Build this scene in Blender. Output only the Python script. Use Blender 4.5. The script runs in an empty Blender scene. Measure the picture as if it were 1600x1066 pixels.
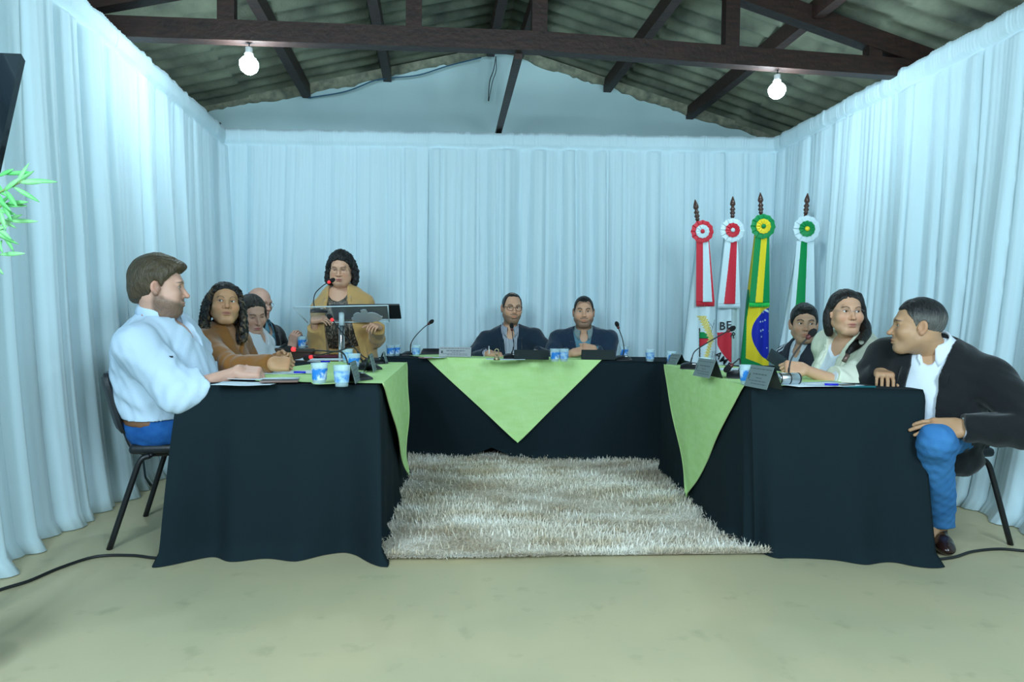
import bpy, math, random
import numpy as np
from mathutils import Vector, Matrix
rnd = random.Random(7)
SC = bpy.context.scene
COL = SC.collection

# ------------------------------------------------------------------ camera, world, lights, exposure
HC, FPX = 1.015, 1000.0
CAMR = (Matrix.Rotation(math.pi/2-0.029, 3, 'X') @ Matrix.Rotation(0.011, 3, 'Z'))
cam_data = bpy.data.cameras.new('camera'); cam = bpy.data.objects.new('camera', cam_data); COL.objects.link(cam)
cam_data.sensor_width = 36.0; cam_data.lens = FPX/1600*36.0
cam.location = (0, 0, HC); cam.rotation_euler = CAMR.to_euler(); SC.camera = cam
SC.view_settings.view_transform = 'Standard'; SC.view_settings.look = 'None'
SC.view_settings.gamma = 1.0; SC.view_settings.use_curve_mapping = False
SC.view_settings.exposure = 0.0
SC.cycles.use_denoising = True
SC.cycles.max_bounces = 7; SC.cycles.transparent_max_bounces = 12
wd = bpy.data.worlds.new('hall_air'); SC.world = wd; wd.use_nodes = True
wd.node_tree.nodes['Background'].inputs[0].default_value = (0.55, 0.85, 1.0, 1)
wd.node_tree.nodes['Background'].inputs[1].default_value = 0.05
def lamp(name, kind, loc, power, color, size=0.1, rot=None, size_y=None):
    l = bpy.data.lights.new(name, kind); l.energy = power; l.color = color
    if kind == 'AREA':
        l.shape = 'RECTANGLE'; l.size = size; l.size_y = size_y or size
    else: l.shadow_soft_size = size
    o = bpy.data.objects.new(name, l); o.location = loc; COL.objects.link(o)
    if rot: o.rotation_euler = rot
    return o
LC = (0.73, 0.98, 1.12)
# unseen soft fills added behind the photographer to brighten the scene, plus hall lamps
o = lamp('added_fill', 'AREA', (-1.3, -0.9, 2.1), 112, LC, 1.1)
o.rotation_euler = (Vector((0.5, 5.0, 0.9))-Vector(o.location)).to_track_quat('-Z', 'Y').to_euler()
o = lamp('added_fill', 'AREA', (1.5, -0.9, 2.2), 104, LC, 1.1)
o.rotation_euler = (Vector((-0.3, 5.0, 0.9))-Vector(o.location)).to_track_quat('-Z', 'Y').to_euler()
lamp('hall_lamp', 'POINT', (-1.4, 0.5, 2.6), 45, LC, 0.06)
lamp('hall_lamp', 'POINT', (1.9, 0.7, 2.6), 45, LC, 0.06)
BULB_POWER = 250.0

# ------------------------------------------------------------------ picture-to-place helpers
def ray(px, py):
    return CAMR @ Vector(((px-800)/FPX, -(py-533)/FPX, -1))
def at(px, py, Y):
    d = ray(px, py); k = Y/d.y
    return Vector((d.x*k, Y, HC+d.z*k))
def atz(px, py, z):
    d = ray(px, py); k = (z-HC)/d.z
    return Vector((d.x*k, d.y*k, z))
RN = math.sqrt(1+0.125**2)
def rf(u, v, z=0):      # room frame (u across, v along the hall)
    return Vector(((u-0.125*v)/RN, (v+0.125*u)/RN, z))
def uv_of(p): return ((p[0]+0.125*p[1])/RN, (p[1]-0.125*p[0])/RN)

# ------------------------------------------------------------------ materials
MATS = {}
def mat(name, col, rough=0.6, metal=0.0, noise=None, bump=None, sheen=0, trans=0, emis=None, alpha=1, attr=False, coat=0, ior=1.45, spec=0.5, sss=0):
    """noise=(scale, second colour, contrast[, stretch]); bump=(scale, strength[, stretch])"""
    if name in MATS: return MATS[name]
    m = bpy.data.materials.new(name); m.use_nodes = True; nt = m.node_tree; b = nt.nodes['Principled BSDF']
    I = b.inputs; I['Base Color'].default_value = (*col, 1); I['Roughness'].default_value = rough; I['Metallic'].default_value = metal
    I['Specular IOR Level'].default_value = spec; I['IOR'].default_value = ior
    if sheen: I['Sheen Weight'].default_value = sheen
    if trans: I['Transmission Weight'].default_value = trans
    if coat: I['Coat Weight'].default_value = coat
    if emis: I['Emission Color'].default_value = (*emis[0], 1); I['Emission Strength'].default_value = emis[1]
    I['Alpha'].default_value = alpha
    tc = nt.nodes.new('ShaderNodeTexCoord')
    def coords(st):
        if not st: return tc.outputs['Object']
        mp = nt.nodes.new('ShaderNodeMapping'); mp.inputs['Scale'].default_value = st
        nt.links.new(tc.outputs['Object'], mp.inputs['Vector']); return mp.outputs[0]
    src = None
    if attr:
        a = nt.nodes.new('ShaderNodeAttribute'); a.attribute_name = 'Col'; src = a.outputs['Color']
        nt.links.new(src, I['Base Color'])
    if noise:
        n = nt.nodes.new('ShaderNodeTexNoise'); n.inputs['Scale'].default_value = noise[0]; n.inputs['Detail'].default_value = 6
        nt.links.new(coords(noise[3] if len(noise) > 3 else None), n.inputs['Vector'])
        r = nt.nodes.new('ShaderNodeValToRGB'); c = noise[2]
        r.color_ramp.elements[0].position = 0.5-c; r.color_ramp.elements[1].position = 0.5+c
        nt.links.new(n.outputs['Fac'], r.inputs[0])
        mx = nt.nodes.new('ShaderNodeMix'); mx.data_type = 'RGBA'
        nt.links.new(r.outputs[0], mx.inputs[0])
        if src: 
            nt.links.new(src, mx.inputs[6]); 
            m2 = nt.nodes.new('ShaderNodeMix'); m2.data_type = 'RGBA'; m2.blend_type = 'MULTIPLY'; m2.inputs[0].default_value = 1
            nt.links.new(src, m2.inputs[6]); m2.inputs[7].default_value = (*noise[1], 1); nt.links.new(m2.outputs[2], mx.inputs[7])
        else:
            mx.inputs[6].default_value = (*col, 1); mx.inputs[7].default_value = (*noise[1], 1)
        nt.links.new(mx.outputs[2], I['Base Color'])
    if bump:
        n = nt.nodes.new('ShaderNodeTexNoise'); n.inputs['Scale'].default_value = bump[0]; n.inputs['Detail'].default_value = 4
        nt.links.new(coords(bump[2] if len(bump) > 2 else None), n.inputs['Vector'])
        bp = nt.nodes.new('ShaderNodeBump'); bp.inputs['Strength'].default_value = bump[1]; bp.inputs['Distance'].default_value = 0.01
        nt.links.new(n.outputs['Fac'], bp.inputs['Height']); nt.links.new(bp.outputs[0], I['Normal'])
    MATS[name] = m; return m
def srgb(r, g, b):
    f = lambda c: (c/255/12.92 if c <= 10 else ((c/255+0.055)/1.055)**2.4)
    return (f(r), f(g), f(b))

# ------------------------------------------------------------------ objects
def props(o, label=None, cat=None, group=None, kind=None):
    if label: o['label'] = label
    if cat: o['category'] = cat
    if group: o['group'] = group
    if kind: o['kind'] = kind
    return o
def empty(name, loc=(0, 0, 0), rz=0, **k):
    o = bpy.data.objects.new(name, None); o.location = loc; o.rotation_euler = (0, 0, rz); COL.objects.link(o)
    return props(o, **k)
def link(name, me, mats, parent=None, loc=None, smooth=False, **k):
    if not isinstance(mats, (list, tuple)): mats = [mats]
    for m in mats: me.materials.append(m)
    if smooth: me.shade_smooth()
    o = bpy.data.objects.new(name, me); COL.objects.link(o)
    if parent: o.parent = parent
    if loc is not None: o.location = loc
    return props(o, **k)
class MB:
    """collects geometry for ONE mesh object; v in world or parent space"""
    def __init__(s): s.v = []; s.f = []; s.mi = []; s.sm = []
    def add(s, vs, fs, mi=0, sm=False):
        b = len(s.v); s.v += [tuple(v) for v in vs]; s.f += [tuple(i+b for i in f) for f in fs]
        s.mi += [mi]*len(fs); s.sm += [sm]*len(fs); return s
    def box(s, c, size, R=None, mi=0, bev=0.0):
        c = Vector(c); hx, hy, hz = [q/2 for q in size]; R = R or Matrix.Identity(3)
        if bev <= 0:
            vs = [c+R @ Vector((x, y, z)) for x in (-hx, hx) for y in (-hy, hy) for z in (-hz, hz)]
            return s.add(vs, [(0, 1, 3, 2), (4, 6, 7, 5), (0, 4, 5, 1), (2, 3, 7, 6), (0, 2, 6, 4), (1, 5, 7, 3)], mi)
        import bmesh
        bm = bmesh.new(); bmesh.ops.create_cube(bm, size=1)
        for v in bm.verts: v.co = Vector((v.co.x*hx*2, v.co.y*hy*2, v.co.z*hz*2))
        bmesh.ops.bevel(bm, geom=bm.edges[:], offset=bev, segments=3, affect='EDGES', profile=0.5)
        vs = [c+R @ v.co for v in bm.verts]; fs = [[v.index for v in f.verts] for f in bm.faces]
        bm.verts.index_update(); fs = [[v.index for v in f.verts] for f in bm.faces]; bm.free()
        return s.add(vs, fs, mi, True)
    def tube(s, pts, r, n=10, mi=0, caps=True, flat=None):
        pts = [Vector(p) for p in pts]; m = len(pts)
        rs = r if isinstance(r, (list, tuple)) else [r]*m
        vs = []; up = None
        for i, p in enumerate(pts):
            t = (pts[min(i+1, m-1)]-pts[max(i-1, 0)]).normalized()
            if up is None: up = Vector((0, 0, 1)) if abs(t.z) < 0.9 else Vector((1, 0, 0))
            a = t.cross(up).normalized(); b = a.cross(t).normalized(); up = b
            for k in range(n):
                q = 2*math.pi*k/n
                vs.append(p+a*math.cos(q)*rs[i]+b*math.sin(q)*rs[i]*(flat or 1))
        fs = [(i*n+k, i*n+(k+1) % n, (i+1)*n+(k+1) % n, (i+1)*n+k) for i in range(m-1) for k in range(n)]
        if caps: fs += [tuple(range(n))[::-1], tuple((m-1)*n+k for k in range(n))]
        return s.add(vs, fs, mi, True)
    def lathe(s, prof, c=(0, 0, 0), n=24, R=None, mi=0, cap=True, sm=True):
        c = Vector(c); R = R or Matrix.Identity(3); m = len(prof)
        vs = [c+R @ Vector((r*math.cos(2*math.pi*k/n), r*math.sin(2*math.pi*k/n), z)) for r, z in prof for k in range(n)]
        fs = [(i*n+k, i*n+(k+1) % n, (i+1)*n+(k+1) % n, (i+1)*n+k) for i in range(m-1) for k in range(n)]
        if cap: fs += [tuple(range(n))[::-1], tuple((m-1)*n+k for k in range(n))]
        return s.add(vs, fs, mi, sm)
    def grid(s, P, mi=0, sm=True):
        """P[i][j] -> points"""
        r, c = len(P), len(P[0]); vs = [p for row in P for p in row]
        return s.add(vs, [(i*c+j, i*c+j+1, (i+1)*c+j+1, (i+1)*c+j) for i in range(r-1) for j in range(c-1)], mi, sm)
    def mesh(s, name='m'):
        me = bpy.data.meshes.new(name); me.from_pydata(s.v, [], s.f)
        me.polygons.foreach_set('material_index', s.mi); me.polygons.foreach_set('use_smooth', s.sm); me.update(); return me
    def build(s, name, mats, parent=None, solid=0, **k):
        o = link(name, s.mesh(name), mats, parent, **k)
        if solid:
            md = o.modifiers.new('thick', 'SOLIDIFY'); md.thickness = solid; md.offset = 0
        return o
def bez(pts, n=10):
    """Catmull-Rom through points"""
    P = [Vector(p) for p in pts]; P = [P[0]*2-P[1]]+P+[P[-1]*2-P[-2]]; out = []
    for i in range(1, len(P)-2):
        for k in range(n):
            t = k/n; a, b, c, d = P[i-1:i+3]
            out.append(0.5*((2*b)+(c-a)*t+(2*a-5*b+4*c-d)*t*t+(3*b-a-3*c+d)*t*t*t))
    out.append(P[-2]); return out
def noise1(seed, step, L):
    r = random.Random(seed); n = int(L/step)+4; a = np.array([r.uniform(-1, 1) for _ in range(n)])
    def f(x):
        x = np.clip(np.asarray(x, float)/step+1, 0, n-2.001); i = np.floor(x).astype(int); t = x-i; t = t*t*(3-2*t)
        return a[i]*(1-t)+a[i+1]*t
    return f
# ------------------------------------------------------------------ materials of the hall
M_curt = mat('curtain_white', (0.60, 0.76, 0.82), 0.85, sheen=0.2, bump=(220, 0.10))
M_floor = mat('cement_floor', srgb(202, 186, 148), 0.45, noise=(1.1, srgb(170, 168, 138), 0.22), bump=(30, 0.05), spec=0.35)
M_wallp = mat('painted_wall', srgb(196, 222, 224), 0.7, noise=(1.7, srgb(180, 208, 212), 0.3), bump=(25, 0.1))
M_wood = mat('dark_timber', srgb(58, 36, 28), 0.55, noise=(6, srgb(30, 20, 18), 0.25, (1, 8, 8)), bump=(40, 0.3))
M_roof = mat('fibre_cement', srgb(140, 146, 124), 0.9, noise=(3.2, srgb(70, 74, 66), 0.22), bump=(60, 0.25))
M_mortar = mat('mortar', srgb(150, 150, 128), 0.9, noise=(14, srgb(95, 100, 88), 0.2), bump=(40, 0.6))
M_black = mat('black_plastic', (0.010, 0.011, 0.013), 0.38)
M_steel = mat('brushed_steel', (0.62, 0.64, 0.66), 0.32, 1.0)
# floor with crack patches
nt = M_floor.node_tree
v = nt.nodes.new('ShaderNodeTexNoise'); v.inputs['Scale'].default_value = 9; v.inputs['Detail'].default_value = 9
tcx = nt.nodes.new('ShaderNodeTexCoord'); nt.links.new(tcx.outputs['Object'], v.inputs['Vector'])
rr = nt.nodes.new('ShaderNodeValToRGB'); rr.color_ramp.elements[0].position = 0.60; rr.color_ramp.elements[0].color = (1, 1, 1, 1)
rr.color_ramp.elements[1].position = 0.75; rr.color_ramp.elements[1].color = (0.80, 0.82, 0.80, 1)
nt.links.new(v.outputs['Fac'], rr.inputs[0])
bs = nt.nodes['Principled BSDF']; old = bs.inputs['Base Color'].links[0].from_socket
mm = nt.nodes.new('ShaderNodeMix'); mm.data_type = 'RGBA'; mm.blend_type = 'MULTIPLY'; mm.inputs[0].default_value = 1
nt.links.new(old, mm.inputs[6]); nt.links.new(rr.outputs[0], mm.inputs[7]); nt.links.new(mm.outputs[2], bs.inputs['Base Color'])

# ------------------------------------------------------------------ floor, walls, roof
UL, UR, VN, VF, URG, ZRG, SL = -3.0, 4.45, -4.5, 6.36, 0.68, 3.76, 0.26
def roofz(u): return ZRG-SL*abs(u-URG)
MB().box(rf(0.7, 1, -0.05), (9.5, 13, 0.1), Matrix.Rotation(math.atan(0.125), 3, 'Z').transposed().inverted()).build('floor', M_floor, kind='structure')
def wallbox(name, a, b, zt, th=0.12):
    a, b = Vector(a), Vector(b); d = (b-a).normalized(); n = Vector((-d.y, d.x, 0))*th
    vs = [a, b, b+n, a+n]; vs = [Vector((q.x, q.y, 0)) for q in vs]+[Vector((q.x, q.y, zt)) for q in vs]
    MB().add(vs, [(0, 1, 5, 4), (1, 2, 6, 5), (2, 3, 7, 6), (3, 0, 4, 7), (4, 5, 6, 7), (3, 2, 1, 0)]).build(name, M_wallp, kind='structure')
wallbox('wall_left', rf(UL, VN), rf(UL, VF), roofz(UL)-0.02)
wallbox('wall_right', rf(UR, VF), rf(UR, VN), roofz(UR)-0.02)
wallbox('wall_front', rf(UR, VN), rf(UL, VN), 2.8)
g = []
for v0 in (VF, VF+0.15): g += [rf(UL, v0, 0), rf(UR, v0, 0), rf(UR, v0, roofz(UR)-0.05), rf(URG, v0, ZRG-0.05), rf(UL, v0, roofz(UL)-0.05)]
MB().add(g, [(0, 1, 2, 3, 4), (9, 8, 7, 6, 5), (0, 5, 6, 1), (1, 6, 7, 2), (2, 7, 8, 3), (3, 8, 9, 4), (4, 9, 5, 0)]).build('wall_back', M_wallp, kind='structure')
# ragged mortar band where the gable meets the sheets
for sgn in (-1, 1):
    m = MB(); n = 90; r1 = noise1(11+sgn, 0.05, 8); r2 = noise1(31+sgn, 0.21, 8); P = []
    for i in range(n+1):
        u = URG+sgn*3.5*i/n; zt = roofz(u)-0.02; w = 0.075+0.012*float(r1(3.5*i/n))+0.02*float(r2(3.5*i/n))
        P.append([rf(u, VF-0.002, zt-w-0.004), rf(u, VF-0.03, zt-w), rf(u, VF-0.045, zt-w*0.5), rf(u, VF-0.05, zt)])
    m.grid(P); m.build('trim_%d' % (1 if sgn < 0 else 2), M_mortar, kind='structure')
# corrugated roof sheets (corrugations run down the slope)
for sgn in (-1, 1):
    m = MB(); P = []; nv = 620
    us = [URG, URG+sgn*1.2, URG+sgn*1.201, URG+sgn*2.4, URG+sgn*2.401, URG+sgn*3.9]; dz = [0, 0, -0.02, -0.02, -0.04, -0.04]
    for i in range(nv):
        vv = VN+(VF+0.2-VN)*i/(nv-1); w = 0.022*math.sin(2*math.pi*vv/0.177)
        P.append([rf(u, vv, roofz(u)+w+0.02+q) for u, q in zip(us, dz)])
    m.grid(P); m.build('ceiling' if sgn < 0 else 'ceiling.001', M_roof, solid=0.008, kind='structure')
# timber purlins
def beam(name, a, b, w, h, parent=None, zoff=0, **k):
    """bar whose TOP line runs a-b"""
    a, b = Vector(a), Vector(b); d = (b-a).normalized(); s = d.cross(Vector((0, 0, 1)))
    s = s.normalized()*w/2 if s.length > 0.1 else Vector((w/2, 0, 0)); up = s.cross(d).normalized()*h
    vs = [a-s, a+s, a+s-up, a-s-up, b-s, b+s, b+s-up, b-s-up]
    return MB().add(vs, [(3, 2, 1, 0), (4, 5, 6, 7), (0, 1, 5, 4), (1, 2, 6, 5), (2, 3, 7, 6), (3, 0, 4, 7)]).build(name, M_wood, parent, **k)
for u in (-2.75, -1.2, -0.445, URG-0.14, URG+0.14, 1.73, 2.6, 4.2):
    beam('roof_purlin', rf(u, VN, roofz(u)-0.025), rf(u, VF-0.01 if abs(u-URG) > 0.2 else VF-0.12, roofz(u)-0.025), 0.075, 0.12, kind='structure')
# truss
def truss(v0, detail=True):
    t = empty('roof_truss', rf(URG, v0, 2.76), kind='structure')
    inv = Vector(t.location)
    def q(u, z, dv=0): return rf(u, v0+dv, z)-inv
    def bm(name, a, b, w, h): beam(name, a, b, w, h, t)
    bm('tie_beam', q(UL+0.02, 2.80), q(URG, 2.91), 0.08, 0.125)
    bm('tie_beam', q(URG, 2.91), q(UR-0.02, 2.885), 0.08, 0.125)
    for sg in (-1, 1):
        e = UL+0.02 if sg < 0 else UR-0.02
        bm('rafter', q(e, roofz(e)-0.06), q(URG, ZRG-0.06), 0.085, 0.13)
    for u in (-1.27, -0.13, URG, 2.0, 3.05) if detail else (-1.27, URG, 2.6):
        w = 0.10
        zt = roofz(u)-0.1; zb = 2.80+0.11*min(1, (u-UL)/(URG-UL)) if u < URG else 2.9
        MB().box((q(u, zt, -0.0)+q(u, zb-0.08))/2, (w, 0.07, zt-zb+0.08), Matrix.Rotation(math.atan(0.125), 3, 'Z')).build('post', M_wood, t)
    return t
truss(4.2); truss(0.2, False); truss(-3.4, False)
# tie from the king post back to the gable
beam('roof_brace', rf(0.55, 4.22, 2.79), at(776, 214, 6.36), 0.05, 0.045, kind='structure')
a = at(776, 216, 6.40)
# small ledger cleat and loose wires on the gable
M_wire = mat('blue_wire', srgb(40, 90, 120), 0.5)
pts = [at(482, 153, 6.1), at(540, 143, 6.12), at(585, 126, 6.15), at(612, 122, 6.18), at(655, 117, 6.2), at(700, 103, 6.23), at(752, 90, 6.26)]
MB().tube(bez(pts, 6), 0.006, 6).build('electric_wire', M_wire, label='thin blue cable sagging along the sloping top of the gable wall', cat='cable')
pts = [at(775, 88, 6.2), at(771, 110, 6.24), at(765, 128, 6.25), at(763, 158, 6.26)]
MB().tube(bez(pts, 6), 0.005, 6).tube(bez([p+Vector((0.03*math.sin(i), 0, 0)) for i, p in enumerate(pts)], 6), 0.004, 6).build('electric_wire', mat('dark_wire', (0.02, 0.03, 0.04), 0.5), label='dark tangled cable ends hanging down the gable wall below the ridge', cat='cable')
for px, py, s in ((478, 160, 1), (1076, 186, 1)):
    pass
# ------------------------------------------------------------------ bulbs
M_bulb = mat('bulb_glow', (1, 1, 1), 0.4, emis=((0.75, 0.98, 1.10), BULB_POWER))
M_bulb2 = mat('bulb_glow_dimmer', (1, 1, 1), 0.4, emis=((0.75, 0.98, 1.10), BULB_POWER*0.8))
M_sock = mat('white_socket', (0.75, 0.78, 0.78), 0.4)
for px, py, Y, lb in ((389, 99, 4.02, 'glowing white bulb hanging from the roof beam above the left curtain'),
                      (1214, 139, 4.46, 'glowing white bulb hanging from the roof beam above the flags')):
    c = at(px, py, Y)
    t = empty('light_bulb', c, label=lb, cat='light bulb', group='bulbs under the roof truss')
    MB().lathe([(0.002, -0.066), (0.024, -0.062), (0.046, -0.044), (0.057, -0.014), (0.054, 0.010), (0.038, 0.030), (0.024, 0.040)], n=48).build('glass_globe', M_bulb if px < 800 else M_bulb2, t)
    MB().lathe([(0.0245, 0.040), (0.026, 0.06), (0.021, 0.065), (0.021, 0.095), (0.008, 0.10)]).build('socket', M_sock, t)
    MB().tube([(0, 0, 0.10), (0.004, 0, 0.15), (0, 0, max(0.16, 2.80-c.z))], 0.004, 6).build('cord', M_black, t)

# ------------------------------------------------------------------ curtains
def curtain(A, B, zA, zB, seed, label, lean=(0.0, 0.0), inw=None, fl=0.05, lam=0.105, head=0.13):
    """A,B ground points of the rail; folds stand out towards 'inw'"""
    A = Vector((A[0], A[1], 0)); B = Vector((B[0], B[1], 0)); L = (B-A).length; d = (B-A)/L
    n = Vector((-d.y, d.x, 0)); n = n if n.dot(Vector(inw)-A) > 0 else -n
    nc = int(L/0.0085)+1; ts = [0, .012, .024, .034, .042, .047, .051, .056, .062, .07]+list(np.linspace(.085, 1, 38)); nr = len(ts); s = np.linspace(0, L, nc); r = random.Random(seed)
    N1, N2, N3, N4, N5 = (noise1(seed*7+k, st, L+2) for k, st in enumerate((0.22, 0.5, 0.13, 0.35, 0.045)))
    cr = [-0.3]
    while cr[-1] < L+0.4: cr.append(cr[-1]+lam*r.choice((0.28, 0.4, 0.6, 0.9, 1.2, 1.5)))
    cr = np.array(cr); cd_ = np.array([r.uniform(0.35, 1.0) for _ in cr])
    P = []
    for i in range(nr):
        t = ts[i]
        tt = 0 if i == 0 else t
        z0 = zA+(zB-zA)*s/L
        hf = head/ (sum((zA, zB))/2)
        drift = s+0.05*(t-0.3)*N2(s)+0.02*math.sin(3*t+seed)*N4(s)
        k_ = np.clip(np.searchsorted(cr, drift)-1, 0, len(cr)-2); wd_ = cr[k_+1]-cr[k_]; q = np.clip((drift-cr[k_])/wd_, 0, 1)
        lobe = np.sqrt(np.maximum(0, 1-np.abs(2*q-1)**2.2)); dA = cd_[k_]*(1-q)+cd_[k_+1]*q
        amp = fl*(0.45+0.55*min(1, t*2.2))*np.clip(wd_/lam, 0.35, 1.3)
        y = 0.012+amp*(lobe*dA*0.8+0.30*np.sin(2*np.pi*drift/0.31+N4(s)*2))+0.002*np.sin(2*np.pi*drift/0.033+N1(s)*6)
        if t < 0.045: y = 0.050+0.012*math.sin(math.pi*t/0.045)+0.006*N5(s)+0.004*np.sin(2*np.pi*s/0.021+N5(s)*3)          # gathered header over the rod
        elif t < 0.0555: y = 0.022+0.3*(y-0.02)
        y = y+t**3*(lean[0]+(lean[1]-lean[0])*s/L)+0.02*t*t*(N2(s*1+t*0.3)+1)
        z = z0*(1-t)
        if i == 0: z = z0+0.006*N5(s)
        if i == nr-1: z = np.full(nc, 0.004)+0.0*s; y = y+0.025+0.02*N1(s)
        P.append([A+d*float(q)+n*float(yy)+Vector((0, 0, float(zz))) for q, yy, zz in zip(s, y, z)])
    o = MB().grid(P).build('curtain', M_curt, label=label, cat='curtain', group='white curtains around the stage', solid=0.002)
    return o
CL, CR = at(345, 203, 5.8), at(1215, 217, 6.2)      # rail corners at the back
LF = at(174, 50, 3.84); dl = (CL-LF); LN = LF-dl*1.25; 
RF_ = at(1600, 15, 3.63); dr = (CR-RF_); RNn = RF_-dr*0.7
C0 = (0, 3, 0)
curtain(LN, LF, CL.z, CL.z, 3, 'white floor-length curtain nearest the camera on the left, behind the man in the pale shirt', (0.13, 0.10), C0, 0.115, 0.115)
curtain(LF-dl*0.03, CL-dl*0.012+Vector((0, 0, 0)), CL.z, CL.z, 5, 'white side curtain lit by the left bulb, between the near left curtain and the corner', (0.10, 0.02), C0, 0.095, 0.11)
zb = lambda k: CL.z+(CR.z-CL.z)*k
db = CR-CL
for k0, k1, sd, lb, fl in ((0.0, 0.358, 11, 'white back curtain behind the woman at the lectern', 0.07), (0.353, 0.683, 12, 'white back curtain with tight dark pleats behind the two men in suits', 0.12), (0.678, 0.995, 13, 'white back curtain behind the four flags', 0.08)):
    curtain(CL+db*(k0+0.004), CL+db*k1, zb(k0), zb(k1), sd, lb, (0.02, 0.02), C0, fl, 0.10)
km = 0.42
curtain(CR, CR+(RF_-CR)*(km+0.012), CR.z, CR.z, 21, 'white side curtain beside the flags, running from the back right corner', (0.0, 0.12), C0, 0.10, 0.13)
curtain(CR+(RF_-CR)*(km), RNn, CR.z, CR.z, 24, 'white side curtain sweeping to the floor behind the man in the black blazer', (0.12, 0.30), C0, 0.12, 0.15)
M_pole = mat('grey_pole', (0.08, 0.10, 0.12), 0.4, 0.6)
c = CL+Vector((-0.03, 0.0, 0))
MB().tube([(c.x, c.y+0.02, 0), (c.x, c.y+0.02, CL.z+0.07)], 0.022, 12).build('curtain_pole', M_pole, label='dark upright pole in the gap between side and back curtain', cat='pole')

# ------------------------------------------------------------------ shaggy rug
def rug():
    a = [atz(586, 876, 0.0), atz(1217, 868, 0.0), Vector((1.22, 4.85, 0)), Vector((-0.88, 4.85, 0))]
    m = MB(); n = 60; r1 = noise1(5, 0.06, 3)
    def pt(s, t):
        p = (a[0]*(1-s)+a[1]*s)*(1-t)+(a[3]*(1-s)+a[2]*s)*t; return p
    P = [[pt(0.012+0.976*i/n, 0.012+0.976*j/n)+Vector((0.006*float(r1(j*0.035)), 0.006*float(r1(i*0.03+1)), 0.007+0.002*math.sin(i*2.1+j)*math.cos(j*1.3))) for i in range(n+1)] for j in range(n+1)]
    m.grid(P)
    e = [P[0][i] for i in range(n+1)]+[P[j][n] for j in range(1, n+1)]+[P[n][n-i] for i in range(1, n+1)]+[P[n-j][0] for j in range(1, n)]
    k = len(e); m.add(e+[Vector((q.x, q.y, 0.001)) for q in e], [(i, (i+1) % k, (i+1) % k+k, i+k) for i in range(k)])
    M_rug = mat('shag_wool', (0.97, 0.93, 0.85), 0.95, noise=(3.4, srgb(204, 186, 156), 0.15, (0.8, 2.2, 1)), sheen=0.3)
    rg = m.build('shag_rug', M_rug, smooth=True, label='cream and tan mottled shaggy rug lying between the tables', cat='rug')
    # tufts: tapered blades (pile)
    R = np.random.RandomState(3); N = 62000
    s, t = R.rand(N), R.rand(N)**0.85
    edge = R.rand(N) < 0.10; s = np.where(edge & (R.rand(N) < .3), np.round(s), s); t = np.where(edge & (s > 0) & (s < 1), 0.0, t)
    A = np.array([list(q) for q in a]); 
    base = ((A[0]*(1-s)[:, None]+A[1]*s[:, None])*(1-t)[:, None]+(A[3]*(1-s)[:, None]+A[2]*s[:, None])*t[:, None])
    base[:, 2] = 0.011
    fx = np.sin(base[:, 0]*5+np.sin(base[:, 1]*4)*2)+R.randn(N)*1.3; fy = np.cos(base[:, 1]*6+base[:, 0]*3)-0.6+R.randn(N)*0.8
    ln = 0.026+0.026*R.rand(N); dirv = np.stack([fx, fy, 0.9+0.7*R.rand(N)], 1); dirv /= np.linalg.norm(dirv, axis=1)[:, None]
    side = np.stack([-dirv[:, 1], dirv[:, 0], np.zeros(N)], 1); side /= (np.linalg.norm(side, axis=1)[:, None]+1e-9)
    w = 0.0022
    v0 = base-side*w; v1 = base+side*w; mid = base+dirv*(ln*0.6)[:, None]
    v2 = mid+side*w*0.9; v3 = mid-side*w*0.9; tip = base+dirv*ln[:, None]; tip[:, 2] = np.maximum(tip[:, 2]-0.006, 0.006)
    V = np.stack([v0, v1, v2, v3, tip], 1).reshape(-1, 3); b = (np.arange(N)*5)[:, None]
    q = np.concatenate([b+0, b+1, b+2, b+3], 1); tr = np.concatenate([b+3, b+2, b+4], 1)
    me = bpy.data.meshes.new('pile'); me.from_pydata(V.tolist(), [], q.tolist()+tr.tolist()); me.update()
    link('pile', me, M_rug, rg, kind='stuff')
rug()
# ------------------------------------------------------------------ tables with floor-length cloths
ZT = 0.735
M_navy = mat('black_cloth', (0.0095, 0.0185, 0.0235), 0.95, sheen=0.0, bump=(7, 0.9, (1, 1, .45)), spec=0.15)
M_green = mat('lime_cloth', srgb(184, 222, 142), 0.8, noise=(9, srgb(198, 232, 164), 0.25, (1, 1, 3)), bump=(26, 0.35, (3, 1, 1)), spec=0.25)
M_ply = mat('table_board', (0.35, 0.33, 0.30), 0.6)
M_hem = mat('pale_hem', srgb(190, 214, 150), 0.8)
def table(c4, seed, label, flare, nleg=True):
    """c4: four ground corners (counter-clockwise); flare: per side outward flare at the floor"""
    c4 = [Vector((p[0], p[1], 0)) for p in c4]; cen = sum(c4, Vector())/4
    t = empty('banquet_table', cen, label=label+' (its board and legs)', cat='table'); 
    t['label'] = label
    vs = [p*0.985+cen*0.015-cen for p in c4]
    MB().add([Vector((p.x, p.y, ZT-0.04)) for p in vs]+[Vector((p.x, p.y, ZT-0.006)) for p in vs], [(3, 2, 1, 0), (4, 5, 6, 7), (0, 1, 5, 4), (1, 2, 6, 5), (2, 3, 7, 6), (3, 0, 4, 7)]).build('tabletop', M_ply, t)
    for p in vs:
        q = p*0.86; MB().tube([(q.x, q.y, 0), (q.x, q.y, ZT-0.04)], 0.015, 8).build('leg', M_black, t)
    return cen
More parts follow.
